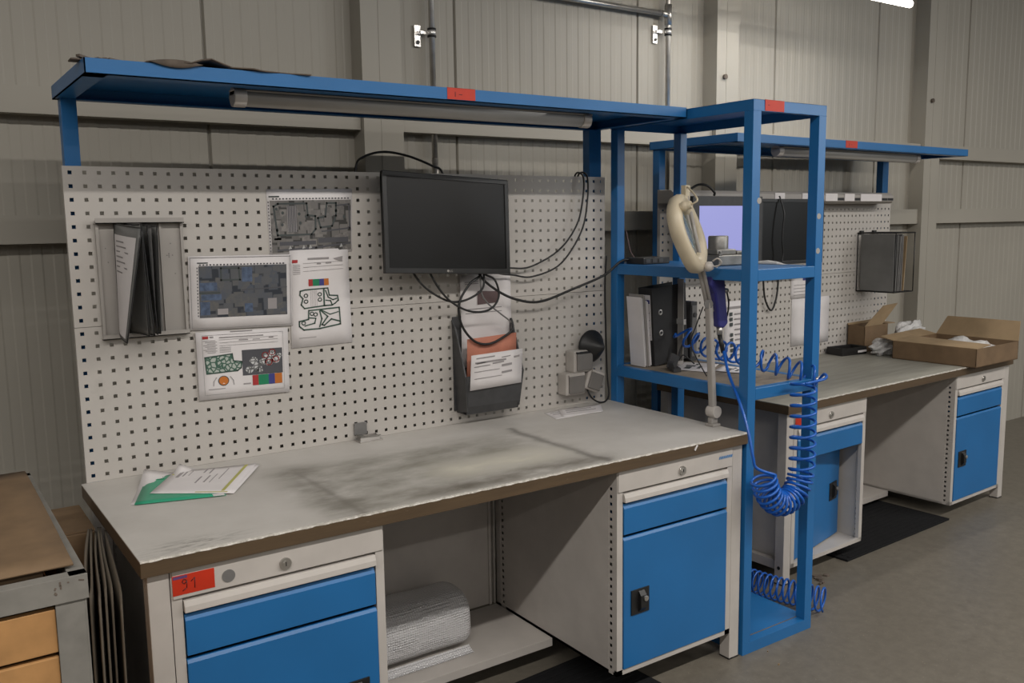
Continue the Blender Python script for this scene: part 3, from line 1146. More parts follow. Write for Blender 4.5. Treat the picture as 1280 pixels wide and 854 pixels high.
# grey photo sheet, upper right
s = Sheet((0.580, 0.854), (0.874, 0.858), (0.866, 0.650), (0.582, 0.645), -0.0012)
s.patch(0.03, 0.17, 0.985, 0.96, 2)
s.patch(0.02, 0.10, 0.14, 0.12, 4)
s.ticks(0.05, 0.97, 0.135, 24, 9, 0.02)
s.ticks(0.17, 0.96, 0.008, 16, 9, 0.014, vertical=True)
s.line([(0.07, 0.26), (0.12, 0.22), (0.45, 0.22), (0.46, 0.40), (0.55, 0.42), (0.55, 0.62), (0.50, 0.70), (0.10, 0.70), (0.07, 0.26)], 0.006, 4)
s.line([(0.58, 0.45), (0.67, 0.43), (0.69, 0.22), (0.80, 0.22), (0.80, 0.42), (0.75, 0.58), (0.61, 0.60), (0.58, 0.45)], 0.006, 4)
s.line([(0.80, 0.26), (0.96, 0.24), (0.97, 0.62), (0.63, 0.66)], 0.005, 9)
s.patch(0.22, 0.25, 0.33, 0.66, 9, 0.0019)
for q in range(6):
    s.line([(0.225 + q * 0.019, 0.26), (0.225 + q * 0.019, 0.65)], 0.0022, 1, 0.0024)
for cx, cy in ((0.10, 0.30), (0.17, 0.36), (0.16, 0.54), (0.36, 0.38), (0.37, 0.52), (0.44, 0.42), (0.80, 0.34), (0.90, 0.44), (0.10, 0.62)):
    s.poly([(cx + 0.016 * cos(a * pi / 5), cy + 0.026 * sin(a * pi / 5)) for a in range(10)], 4, 0.0022)
s.patch(0.06, 0.74, 0.14, 0.77, 4)
s.patch(0.12, 0.80, 0.55, 0.86, 9, 0.002)
s.patch(0.58, 0.76, 0.95, 0.84, 9, 0.002)
s.line([(0.10, 0.93), (0.55, 0.91), (0.97, 0.86)], 0.006, 9)
for cx in (0.24, 0.40, 0.48, 0.86):
    s.poly([(cx - 0.02, 0.92), (cx + 0.02, 0.91), (cx, 0.86)], 10, 0.0024)
single('photo_sheet', 'landscape sheet with a grey photo of machined parts left of the near monitor', 'paper', s.b, PM, (0.73, -0.001, 0.75), solid=0.0003)

# lower tall drawing sheet
s = Sheet((0.646, 0.660), (0.850, 0.662), (0.854, 0.342), (0.639, 0.340), -0.0030)
s.patch(0.04, 0.10, 0.13, 0.13, 5)
for q in range(6):
    s.patch(0.05, 0.15 + q * 0.018, 0.17, 0.156 + q * 0.018, 1)
s.patch(0.30, 0.085, 0.66, 0.105, 1)
for q in range(3):
    s.line([(0.22, 0.14 + 0.04 * q), (0.90, 0.13 + 0.04 * q)], 0.0008, 1)
s.patch(0.45, 0.14, 0.52, 0.155, 1)
s.patch(0.60, 0.135, 0.70, 0.15, 1)
for u0, u1, m in ((0.30, 0.37, 5), (0.37, 0.48, 6), (0.48, 0.56, 7), (0.56, 0.64, 8)):
    s.patch(u0, 0.305, u1, 0.375, m)
A = [(0.16, 0.42), (0.24, 0.41), (0.62, 0.405), (0.64, 0.48), (0.78, 0.49), (0.79, 0.54), (0.73, 0.57), (0.68, 0.585), (0.58, 0.585), (0.22, 0.60), (0.17, 0.56), (0.20, 0.50), (0.15, 0.46)]
s.line(A, 0.0042, 13, closed=True)
s.line([(0.55, 0.41), (0.55, 0.585)], 0.0055, 13)
for q in range(5):
    s.line([(0.33 + q * 0.025, 0.42), (0.33 + q * 0.025, 0.59)], 0.0007, 1)
for cx, cy in ((0.25, 0.47), (0.25, 0.53), (0.48, 0.465), (0.48, 0.52)):
    s.line([(cx + 0.03 * cos(a * pi / 4), cy + 0.018 * sin(a * pi / 4)) for a in range(8)], 0.0028, 13, closed=True)
s.line([(0.58, 0.43), (0.62, 0.50), (0.70, 0.53), (0.76, 0.52)], 0.004, 13)
s.line([(0.58, 0.53), (0.66, 0.54), (0.68, 0.58)], 0.004, 13)
B_ = [(0.29, 0.625), (0.80, 0.615), (0.81, 0.79), (0.46, 0.82), (0.20, 0.82), (0.13, 0.78), (0.13, 0.73), (0.28, 0.715)]
s.line(B_, 0.0045, 13, closed=True)
s.line([(0.48, 0.63), (0.60, 0.70), (0.50, 0.78), (0.54, 0.79), (0.66, 0.73), (0.80, 0.76)], 0.0045, 13)
s.line([(0.50, 0.63), (0.64, 0.68), (0.78, 0.66)], 0.0035, 13)
s.line([(0.47, 0.64), (0.50, 0.72), (0.46, 0.80)], 0.0045, 13)
s.line([(0.30, 0.70), (0.40, 0.71), (0.38, 0.76), (0.22, 0.78)], 0.004, 13)
for cx, cy in ((0.34, 0.66), (0.20, 0.75), (0.40, 0.67)):
    s.line([(cx + 0.03 * cos(a * pi / 4), cy + 0.018 * sin(a * pi / 4)) for a in range(8)], 0.0028, 13, closed=True)
s.patch(0.12, 0.90, 0.40, 0.905, 1)
s.poly([(0.73, 0.10), (0.90, 0.08), (0.89, 0.14), (0.80, 0.12)], 1)
single('drawing_sheet', 'upright sheet with two line drawings and a small colour bar', 'paper', s.b, PM, (0.75, -0.003, 0.50), solid=0.0003)

# blue-grey photo sheet
s = Sheet((0.326, 0.651), (0.652, 0.647), (0.645, 0.416), (0.319, 0.425), -0.0050)
s.patch(0.092, 0.135, 0.945, 0.835, 3)
s.patch(0.08, 0.085, 0.18, 0.10, 4)
s.ticks(0.09, 0.93, 0.11, 26, 9, 0.018)
s.ticks(0.14, 0.83, 0.075, 16, 9, 0.012, vertical=True)
s.line([(0.30, 0.17), (0.47, 0.17), (0.48, 0.33), (0.30, 0.33)], 0.005, 4, closed=True)
s.line([(0.10, 0.50), (0.28, 0.50)], 0.006, 4)
s.line([(0.50, 0.47), (0.94, 0.45)], 0.004, 9)
s.patch(0.10, 0.62, 0.19, 0.80, 14, 0.0019)
s.patch(0.26, 0.72, 0.36, 0.80, 1, 0.0019)
for u0, v0, u1, v1 in ((0.50, 0.16, 0.60, 0.36), (0.11, 0.52, 0.30, 0.60), (0.52, 0.66, 0.60, 0.78), (0.10, 0.36, 0.26, 0.47)):
    s.patch(u0, v0, u1, v1, 14, 0.00185)
s.patch(0.75, 0.60, 0.84, 0.75, 1, 0.0019)
s.line([(0.015, 0.02), (0.985, 0.02), (0.985, 0.975), (0.02, 0.98)], 0.0012, 1, closed=True)
single('photo_sheet', 'landscape sheet with a blue-grey photo right of the display sleeves', 'paper', s.b, PM, (0.48, -0.005, 0.53), solid=0.0003)

# lower colour drawing sheet
s = Sheet((0.334, 0.418), (0.627, 0.411), (0.624, 0.199), (0.334, 0.205), -0.0070)
s.patch(0.065, 0.065, 0.125, 0.105, 5)
s.patch(0.14, 0.07, 0.18, 0.09, 1)
for q in range(9):
    s.patch(0.07 + 0.02 * (q % 3), 0.13 + q * 0.022, 0.20 + 0.015 * (q % 2), 0.137 + q * 0.022, 1)
    if q > 4:
        s.patch(0.24, 0.13 + q * 0.022, 0.36, 0.137 + q * 0.022, 1)
s.patch(0.24, 0.085, 0.72, 0.10, 1)
s.patch(0.36, 0.005, 0.60, 0.018, 1)
for q in range(3):
    s.line([(0.24, 0.125 + 0.045 * q), (0.88, 0.115 + 0.045 * q)], 0.0008, 1)
s.patch(0.45, 0.135, 0.55, 0.15, 1)
s.patch(0.78, 0.12, 0.83, 0.14, 1)
s.patch(0.60, 0.14, 0.68, 0.15, 1)
s.line([(0.06, 0.05), (0.94, 0.05), (0.94, 0.93), (0.06, 0.93)], 0.0007, 1, closed=True)
G = [(0.08, 0.375), (0.37, 0.345), (0.38, 0.45), (0.47, 0.47), (0.46, 0.56), (0.42, 0.60), (0.30, 0.605), (0.09, 0.615)]
s.poly(G, 11)
s.line(G, 0.004, 13, closed=True)
s.poly([(0.16 + 0.105 + 0.058 * cos(a * pi / 9), 0.735 + 0.075 * sin(a * pi / 9)) for a in range(18)], 4, 0.0019)
s.poly([(0.265 + 0.050 * cos(a * pi / 9), 0.735 + 0.064 * sin(a * pi / 9)) for a in range(18)], 8, 0.0022)
s.poly([(0.25, 0.78), (0.28, 0.78), (0.265, 0.765)], 0, 0.0025)
for sg in (-1, 1):
    s.line([(0.265 + sg * 0.075, 0.68), (0.265 + sg * 0.105, 0.74), (0.265 + sg * 0.11, 0.80)], 0.0022, 1)
s.patch(0.475, 0.30, 0.925, 0.685, 9)
for cx, cy, rr in ((0.55, 0.60, 0.045), (0.64, 0.57, 0.05), (0.60, 0.47, 0.045), (0.70, 0.50, 0.04), (0.77, 0.50, 0.05), (0.85, 0.47, 0.05), (0.73, 0.42, 0.04), (0.81, 0.39, 0.045), (0.67, 0.62, 0.035), (0.89, 0.42, 0.03)):
    s.poly([(cx + rr * cos(a * pi / 6), cy + rr * 1.25 * sin(a * pi / 6)) for a in range(12)], 12, 0.0022)
for cx, cy in ((0.73, 0.40), (0.81, 0.36), (0.85, 0.47), (0.77, 0.51)):
    s.line([(cx + 0.035 * cos(a * pi / 5), cy + 0.045 * sin(a * pi / 5)) for a in range(10)], 0.0024, 5, 0.0028, closed=True)
for u0, u1, m in ((0.58, 0.645, 5), (0.645, 0.76, 6), (0.76, 0.83, 7), (0.83, 0.915, 8)):
    s.patch(u0, 0.69 + 0.00 * u0, u1, 0.845, m, 0.0021)
s.patch(0.48, 0.80, 0.56, 0.82, 1)
s.patch(0.10, 0.845, 0.28, 0.855, 1)
single('drawing_sheet', 'white sheet with colour drawings and colour bar hanging lowest on the pegboard', 'paper', s.b, PM, (0.48, -0.007, 0.31), solid=0.0003)

# ------------------------------------------------------------------ flip display with hinged sleeves
fd = thing('flip_display', 'grey metal wall display with fanned-out black-edged sleeves on the near pegboard', 'display rack', (0.19, -0.001, 0.42), F1)
b = MB()
b.box(0.075, 0.313, -0.005, -0.0005, 0.425, 0.762)
b.box(0.165, 0.24, -0.0055, -0.005, 0.43, 0.755, 1)
for x0, x1 in ((0.072, 0.080), (0.150, 0.156), (0.246, 0.252), (0.306, 0.314)):
    b.box(x0, x1, -0.014, -0.005, 0.425, 0.762)
for zz, xx in ((0.69, 0.276), (0.66, 0.270), (0.655, 0.264), (0.655, 0.270), (0.655, 0.280), (0.65, 0.270), (0.60, 0.285), (0.64, 0.10), (0.68, 0.095)):
    b.box(xx, xx + 0.003, -0.0058, -0.0048, zz, zz + 0.003, 1)
build('back_plate', b, ['plateg', 'grey'], fd)
for z0, z1, yy in ((0.752, 0.768, -0.030), (0.418, 0.432, -0.024)):
    b = MB()
    b.box(0.070, 0.314, yy, -0.0005, z0, z0 + 0.003)
    b.box(0.070, 0.314, yy, yy + 0.003, z0, z1)
    build('hinge_rail', b, 'plateg', fd)
SL = [((0.122, 0.118), (0.163, 0.105)), ((0.150, 0.146), (0.165, 0.167)), ((0.165, 0.165), (0.168, 0.184)), ((0.195, 0.197), (0.186, 0.195)), ((0.225, 0.225), (0.215, 0.206))]
for i, ((hx, hxb), (nx, nxb)) in enumerate(SL):
    zt, zb = 0.752 - 0.002 * i, 0.436
    ny = -0.17 + 0.012 * i

    def fn(uu, vv):
        x = (hx * (1 - uu) + nx * uu) * (1 - vv) + (hxb * (1 - uu) + nxb * uu) * vv
        bow = 0.006 * sin(pi * uu) * (1 if i % 2 else -1)
        return (x + bow, -0.016 + (ny + 0.016) * uu, zt + (zb - zt) * vv - (0.014 * uu if i == 0 else 0.0))
    b = MB()
    b.grid(8, 10, fn)
    sl = build('sleeve', b, 'sleevegrey', fd, solid=0.0016)
    fr = MB()
    ring = [fn(q / 10, 0) for q in range(11)] + [fn(1, q / 10) for q in range(1, 11)] + [fn(1 - q / 10, 1) for q in range(1, 11)] + [fn(0, 1 - q / 10) for q in range(1, 10)]
    fr.tube(ring, 0.0021, 6, closed=True)
    build('black_edge', fr, 'black', sl)
    if i == 0:
        pb = MB()

        def fp(uu, vv):
            q = Vector(fn(0.04 + 0.86 * uu, 0.09 + 0.88 * vv))
            return q + Vector((-0.0022, -0.0010, 0))
        pb.grid(6, 8, fp)
        for q in range(7):
            a0, a1 = Vector(fn(0.15, 0.14 + 0.045 * q)), Vector(fn(0.5 + 0.1 * (q % 3), 0.14 + 0.045 * q))
            o_ = Vector((-0.004, -0.0015, 0))
            pb.quad(a0 + o_, a1 + o_, a1 + o_ + Vector((0, 0, -0.004)), a0 + o_ + Vector((0, 0, -0.004)), 1)
        build('insert_page', pb, ['paper', 'ink'], sl, label='white printed page')

# ------------------------------------------------------------------ grey wall pocket with cards
hp = thing('wall_file_pocket', 'dark grey plastic file pocket hanging below the near monitor', 'file holder', (1.38, -0.001, 0.05), F1)
b = MB()
b.box(1.250, 1.505, -0.006, -0.0015, 0.05, 0.40)
build('back_plate', b, 'darkgrey', hp, bevel=0.001)
for x0, x1, xb in ((1.245, 1.251, 1.262), (1.497, 1.503, 1.489)):
    b = MB()
    b.add([(x0, -0.006, 0.39), (x1, -0.006, 0.39), (x1, -0.03, 0.36), (x0, -0.03, 0.36),
           (xb - 0.002, -0.006, 0.045), (xb + 0.004, -0.006, 0.045), (xb + 0.004, -0.078, 0.055), (xb - 0.002, -0.078, 0.055), (x1, -0.095, 0.19), (x0, -0.095, 0.19)],
          [(0, 1, 2, 3), (3, 2, 8, 9), (9, 8, 6, 7), (7, 6, 5, 4), (0, 3, 9, 7, 4), (1, 5, 6, 8, 2), (0, 4, 5, 1)])
    build('side_wall', b, 'darkgrey', hp)
b = MB()
b.add([(1.251, -0.095, 0.19), (1.499, -0.095, 0.19), (1.492, -0.080, 0.075), (1.262, -0.080, 0.075), (1.492, -0.068, 0.045), (1.262, -0.068, 0.045), (1.492, -0.004, 0.045), (1.262, -0.004, 0.045)],
      [(0, 1, 2, 3), (3, 2, 4, 5), (5, 4, 6, 7)])
build('front_wall', b, 'darkgrey', hp, solid=0.003)

b = MB()
b.grid(6, 8, lambda uu, vv: (1.282 + 0.222 * uu, -0.0105 - 0.004 * sin(pi * vv), 0.548 - 0.34 * vv + 0.022 * uu * (1 - vv)))
b.quad((1.354, -0.0165, 0.490), (1.446, -0.0165, 0.485), (1.445, -0.0165, 0.443), (1.353, -0.0165, 0.439), 1)
for z in (0.525, 0.518, 0.425, 0.41):
    b.quad((1.30, -0.0158, z), (1.36 + 0.1 * (z < 0.5), -0.0158, z + 0.002), (1.36 + 0.1 * (z < 0.5), -0.0158, z - 0.001), (1.30, -0.0158, z - 0.003), 2)
single('notice_sheet', 'tall white sheet with a maroon patch standing in the grey file pocket', 'paper', b, ['paper', 'maroon', 'ink'], (1.39, -0.01, 0.21), solid=0.0004)
b = MB()
b.grid(4, 4, lambda uu, vv: (1.272 + 0.216 * uu, -0.070 + 0.012 * vv, 0.322 - 0.22 * vv + 0.008 * uu))
single('order_card', 'salmon orange card standing in the grey file pocket', 'card', b, 'salmon', (1.38, -0.07, 0.11), solid=0.002)
b = MB()
b.grid(4, 4, lambda uu, vv: (1.270 + 0.226 * uu - 0.008 * vv, -0.099 + 0.001 * vv, 0.266 - 0.128 * vv + 0.006 * uu))
for zz, x0, x1, hh in ((0.255, 1.29, 1.37, 0.004), (0.250, 1.40, 1.44, 0.003), (0.240, 1.285, 1.42, 0.006), (0.232, 1.36, 1.41, 0.005), (0.222, 1.40, 1.445, 0.008), (0.196, 1.40, 1.445, 0.007), (0.224, 1.28, 1.35, 0.003), (0.205, 1.28, 1.39, 0.002), (0.180, 1.28, 1.40, 0.002), (0.248, 1.455, 1.48, 0.007), (0.236, 1.29, 1.33, 0.004)):
    b.quad((x0, -0.1007, zz), (x1, -0.1007, zz + 0.003), (x1, -0.1007, zz + 0.003 - hh), (x0, -0.1007, zz - hh), 1)
single('order_form', 'white printed form in front of the salmon card in the grey pocket', 'paper', b, ['paper', 'ink'], (1.38, -0.099, 0.14), solid=0.0006)

# ------------------------------------------------------------------ sockets and black cone at the right end of the pegboard


def socket(label, x, z, rz=0.0, w=0.098, h=0.088):
    t = thing('socket_box', label, 'socket', (x, -0.001, z), F1, 'grey socket boxes on the near pegboard')
    Rm = Matrix.Rotation(rz, 3, 'Y')

    def tr(b):
        c = Vector((x, 0, z))
        b.v = [tuple(c + Rm @ Vector(v)) for v in b.v]
        return b
    b = MB()
    b.box(-w / 2, w / 2, -0.058, -0.001, -h / 2, h / 2)
    build('housing', tr(b), 'sock', t, bevel=0.006)
    b = MB()
    b.box(-w / 2 + 0.012, w / 2 - 0.008, -0.066, -0.057, -h / 2 + 0.008, h / 2 - 0.012)
    lid = build('hinged_lid', tr(b), 'lidgrey', t, bevel=0.003, label='darker grey hinged lid')
    b = MB()
    b.box(-w / 2 + 0.01, w / 2 - 0.01, -0.066, -0.057, h / 2 - 0.011, h / 2 - 0.004)
    build('hinge', tr(b), 'black' if rz == 0 and z > 0.13 else 'sock', t)
    return t


socket('topmost of the grey socket boxes, below the black cone', 1.822, 0.185)
socket('lower left grey socket box standing just above the bench top', 1.782, 0.098)
socket('lower right grey socket box, tilted, with the cable leaving it', 1.880, 0.100, radians(22), 0.085, 0.085)

b = MB()
ax = Vector((0.03, -1.0, 0.0)).normalized()
b.lathe([(0.0005, -0.004), (0.060, -0.004), (0.066, 0.0), (0.066, 0.004), (0.060, 0.010), (0.040, 0.036), (0.020, 0.062), (0.010, 0.072), (0.0005, 0.074)], (1.885, -0.026, 0.238), ax, 28)
b.cyl((1.885, -0.030, 0.238), (1.885, -0.001, 0.238), 0.012, n=12)
single('suction_cone', 'matt black cone-shaped cup fixed to the pegboard above the socket boxes', 'cone', b, 'black', (1.893, -0.003, 0.238))

# ------------------------------------------------------------------ bits on the near bench top
bk = thing('angle_bracket', 'small folded steel bracket lying on the bench against the pegboard', 'bracket', (0.875, -0.035, 0.0), F1)
b = MB()
b.box(0.848, 0.895, -0.006, -0.0028, 0.018, 0.060)
build('back_tab', b, 'grey', bk)
b = MB()
b.add([(0.845, -0.058, 0.004), (0.925, -0.050, 0.004), (0.930, -0.010, 0.006), (0.860, -0.010, 0.006), (0.850, -0.052, 0.016), (0.920, -0.046, 0.016), (0.922, -0.014, 0.018), (0.866, -0.014, 0.018)],
      [(0, 1, 5, 4), (1, 2, 6, 5), (2, 3, 7, 6), (3, 0, 4, 7), (0, 3, 2, 1)])
b.box(0.845, 0.93, -0.058, -0.006, 0.0, 0.004)
build('tray', b, 'plateg', bk, solid=0.001)
b = MB()
b.box(0.850, 0.925, -0.052, -0.047, 0.016, 0.020)
b.box(0.850, 0.866, -0.050, -0.012, 0.016, 0.022)
build('clip_bar', b, 'dull', bk)


def flat_sheet(name, label, cat, pts, z, mats, extra=None, th=0.0006, F=F1, group=None, curl=0.0):
    p = [Vector((q[0], q[1], z)) for q in pts]
    lift = pts[0][2] if len(pts[0]) > 2 else 0.0
    b = MB()

    def fn(uu, vv):
        q = (p[0] * (1 - uu) + p[1] * uu) * (1 - vv) + (p[3] * (1 - uu) + p[2] * uu) * vv
        q.z += curl * (uu * uu) * (1 - vv) + lift * max(0.0, 1 - 1.8 * uu - 1.8 * vv)
        return q
    b.grid(8, 8, fn)
    if extra:
        for u0, v0, u1, v1, m in extra:
            o_ = Vector((0, 0, 0.0007))
            b.quad(fn(u0, v0) + o_, fn(u1, v0) + o_, fn(u1, v1) + o_, fn(u0, v1) + o_, m)
    return single(name, label, cat, b, mats, p[0], F, group, solid=th)


flat_sheet('paper_sheet', 'white sheet sticking out under the green folder towards the pegboard', 'paper',
           [(0.156, -0.022, 0.020), (0.310, -0.075), (0.29, -0.355), (0.058, -0.300)], 0.0008, ['paper'])
flat_sheet('paper_sheet', 'white sheet whose corner points at the pegboard between folder and top papers', 'paper',
           [(0.256, -0.026, 0.020), (0.345, -0.10), (0.30, -0.30), (0.18, -0.16)], 0.0018, ['paper'])
flat_sheet('document_folder', 'mint green folder lying at the left end of the near bench', 'folder',
           [(0.157, -0.050), (0.300, -0.095), (0.292, -0.376), (0.066, -0.312)], 0.0032, ['green_folder', 'pgreen', 'paper'],
           [(0.05, 0.06, 0.30, 0.09, 1), (0.05, 0.14, 0.32, 0.17, 1), (0.86, 0.93, 0.99, 1.0, 2)], 0.0016)
for k, (lab, ex, dz, sh) in enumerate((
        ('lowest of the white printed papers stacked on the green folder', None, 0.0045, (0.008, -0.004)),
        ('topmost white printed paper with a yellow-green stripe, on the green folder', [
            (0.10, 0.10, 0.14, 0.34, 1), (0.17, 0.10, 0.19, 0.30, 1), (0.24, 0.08, 0.25, 0.28, 1), (0.40, 0.05, 0.42, 0.20, 1), (0.48, 0.05, 0.50, 0.24, 1),
            (0.42, 0.36, 0.44, 0.62, 1), (0.52, 0.34, 0.54, 0.60, 1), (0.60, 0.30, 0.61, 0.62, 1), (0.68, 0.10, 0.69, 0.5, 1), (0.86, 0.02, 0.90, 0.93, 2), (0.55, 0.955, 0.95, 0.975, 2), (0.02, 0.02, 0.05, 0.2, 2)], 0.0056, (0, 0)))):
    flat_sheet('printed_paper', lab, 'paper', [(0.238 + sh[0], -0.045 + sh[1]), (0.462 + sh[0], -0.130 + sh[1]), (0.305 + sh[0], -0.372 + sh[1]), (0.122 + sh[0], -0.238 + sh[1])],
               dz, ['paper', 'ink', 'yellow'], ex, 0.0009, curl=0.006 if k else 0.003)
flat_sheet('leaflet', 'lower of two white leaflets lying by the socket boxes', 'paper',
           [(1.625, -0.055), (1.800, -0.040), (1.79, -0.165), (1.595, -0.172)], 0.0008, ['paper', 'ink'], [(0.1, 0.2, 0.8, 0.26, 1), (0.1, 0.4, 0.6, 0.46, 1)])
flat_sheet('leaflet', 'upper of two white leaflets, overlapping to the right by the socket boxes', 'paper',
           [(1.70, -0.045), (1.885, -0.085), (1.82, -0.180), (1.640, -0.150)], 0.0020, ['paper', 'ink'], [(0.15, 0.25, 0.75, 0.32, 1), (0.15, 0.5, 0.85, 0.56, 1)], curl=0.006)

b = MB()
b.obox((1.735, -0.7545, -0.013), (0.005, 0.003, 0.020), Matrix.Rotation(radians(35), 3, 'Y'))
single('tape_scrap', 'tiny white scrap stuck to the front edge of the near bench', 'scrap', b, 'paper', (1.735, -0.754, -0.013))

# magnifier lamp clamped to the right end of the near bench
ml = thing('magnifier_lamp', 'ivory magnifying lamp on a white arm at the right end of the near bench', 'magnifier lamp', (1.980, -0.60, 0.0), F1)
b = MB()
b.box(1.956, 1.9935, -0.625, -0.585, 0.0005, 0.010)
b.box(1.962, 1.992, -0.612, -0.592, 0.010, 0.030)
build('table_clamp', b, 'plateg', ml, bevel=0.002)
b = MB()
b.cyl((1.980, -0.622, 0.052), (1.980, -0.582, 0.052), 0.022, n=24)
b.box(1.970, 1.990, -0.612, -0.592, 0.028, 0.06)
build('base_joint', b, 'white', ml, bevel=0.002)
J = Vector((1.976, -0.575, 0.44))
J2 = Vector((1.878, -0.55, 0.82))
b = MB()
b.obox((Vector((1.978, -0.602, 0.05)) + J) / 2, (0.020, 0.026, 0.41), None)
b.v = [(v[0] + (v[2] - 0.245) * -0.005, v[1] + (v[2] - 0.245) * 0.065, v[2]) for v in b.v]
build('lower_arm', b, 'plateg', ml, bevel=0.005)
b = MB()
dd = (J2 - J).normalized()
sd = dd.cross(Vector((0.7, 0.7, 0))).normalized()
for sg in (-0.0065, 0.0065):
    b.cyl(J + sd * sg - dd * 0.03, J2 + sd * sg, 0.007, n=12)
build('upper_arm', b, 'plateg', ml)
b = MB()
b.cyl(J - Vector((0.01, 0.01, 0)), J + Vector((0.008, 0.008, 0)), 0.016, n=16)
build('elbow_joint', b, 'grey', ml)
# head: oval ring with lens; long axis Lx, short axis Wx, face normal Nx
Lx = Vector((0.165, 0.02, -0.235)).normalized()
vdir = Vector((0.69, 0.72, -0.03)).normalized()
vdir = (vdir - Lx * vdir.dot(Lx)).normalized()
rgt = vdir.cross(Vector((0, 0, 1)))
rgt = (rgt - Lx * rgt.dot(Lx) - vdir * rgt.dot(vdir)).normalized()
aa = radians(22)
Wx = (vdir * cos(aa) + rgt * sin(aa)).normalized()
Nx = (rgt * cos(aa) - vdir * sin(aa)).normalized()
HC = Vector((1.868, -0.575, 0.690))


def oval(a, bb, nn, k, q=2.5):
    th = 2 * pi * k / nn
    cx, sx = cos(th), sin(th)
    rr = (abs(cx) ** q + abs(sx) ** q) ** (-1 / q)
    return (a * rr * cx, bb * rr * sx)


b = MB()
NN = 40
rings = [(0.110, 0.082, -0.030), (0.136, 0.102, -0.022), (0.142, 0.108, 0.0), (0.138, 0.104, 0.018), (0.120, 0.088, 0.026), (0.098, 0.070, 0.022), (0.088, 0.062, 0.008), (0.086, 0.060, -0.020)]
vs = []
for a_, b2_, hh in rings:
    for k in range(NN):
        p = oval(a_, b2_, NN, k, 2.6)
        vs.append(HC + Lx * (p[0] - 0.0 * hh) + Wx * p[1] + Nx * hh)
fs = []
NR = len(rings)
for i in range(NR):
    j = (i + 1) % NR
    for k in range(NN):
        fs.append((i * NN + k, i * NN + (k + 1) % NN, j * NN + (k + 1) % NN, j * NN + k))
b.add(vs, fs, 0, True)
hd = build('lamp_head', b, 'lampbody', ml)
b = MB()
pr = [(0.087, 0.061, -0.004), (0.05, 0.035, -0.012)]
vs = []
for sgn in (1, -1):
    for a_, b2_, hh in ((0.087, 0.061, 0.001), (0.05, 0.035, 0.008), (0.02, 0.014, 0.010)):
        for k in range(NN):
            p = oval(a_, b2_, NN, k, 2.3)
            vs.append(HC + Lx * p[0] + Wx * p[1] + Nx * (sgn * hh - 0.002))
fs = []
for i in range(2):
    for base_ in (0, 3):
        for k in range(NN):
            fs.append(((base_ + i) * NN + k, (base_ + i) * NN + (k + 1) % NN, (base_ + i + 1) * NN + (k + 1) % NN, (base_ + i + 1) * NN + k))
fs += [tuple(range(2 * NN, 3 * NN)), tuple(range(5 * NN, 6 * NN))]
for k in range(NN):
    fs.append((k, (k + 1) % NN, 3 * NN + (k + 1) % NN, 3 * NN + k))
b.add(vs, fs, 0, True)
build('lens', b, 'lens', hd, label='clear oval glass lens')
b = MB()
HT = HC - Lx * 0.118 - Nx * 0.0 - Wx * 0.02
HB = HC + Lx * 0.130 + Nx * 0.01 - Wx * 0.03
b.cyl(HT + Nx * 0.022, HT + Nx * 0.060, 0.016, 0.013, n=16)
b.lathe([(0.0005, -0.018), (0.011, -0.015), (0.017, -0.006), (0.018, 0.004), (0.013, 0.014), (0.0005, 0.018)], HT + Nx * 0.034, Nx, 16)
b.tube(smoothpath([HT + Nx * 0.05, HT + Nx * 0.08 + Vector((0, 0, 0.012)), J2 + Vector((0.004, 0, 0.035)), J2], 6), 0.0035, 8)
b.obox(J2 + Vector((0.002, 0, 0.008)), (0.022, 0.022, 0.06), None)
build('head_joint', b, 'lampbody', ml, bevel=0.003)
b = MB()
b.lathe([(0.0005, -0.016), (0.016, -0.012), (0.018, 0.0), (0.014, 0.012), (0.0005, 0.016)], HB + Nx * 0.025, Nx, 16)
b.tube(smoothpath([HB + Nx * 0.03, HB + Nx * 0.055 + Lx * 0.006, HB + Nx * 0.072 - Lx * 0.006, HB + Nx * 0.064 - Lx * 0.024, HB + Nx * 0.045 - Lx * 0.018], 6), 0.003, 8)
build('head_grip', b, 'white', ml, label='white grip knob with a curled wire')
cable('lamp_cable', 'thin black lead hanging along the arm of the magnifying lamp', [(1.962, -0.562, 0.43), (1.945, -0.545, 0.36), (1.935, -0.53, 0.30), (1.945, -0.545, 0.25), (1.966, -0.58, 0.18)], 0.0022)

# ------------------------------------------------------------------ bubble wrap roll
b = MB()
NS = 48


def bw(uu, vv):
    x = 0.615 + 0.515 * uu
    th = 2 * pi * vv
    cx, sx = cos(th), sin(th)
    q = 2.9
    rr = (abs(cx) ** q + abs(sx) ** q) ** (-1 / q)
    sq = 1 + 0.012 * sin(9 * uu + 3 * th) + 0.01 * sin(17 * uu - 2 * th)
    en = 1 - 0.06 * max(0, (uu - 0.95) / 0.05) ** 2
    return (x, -0.178 + 0.112 * cx * rr * sq * en, -0.7265 + 0.098 + 0.098 * sx * rr * (sq if sx > 0 else 1) * en)


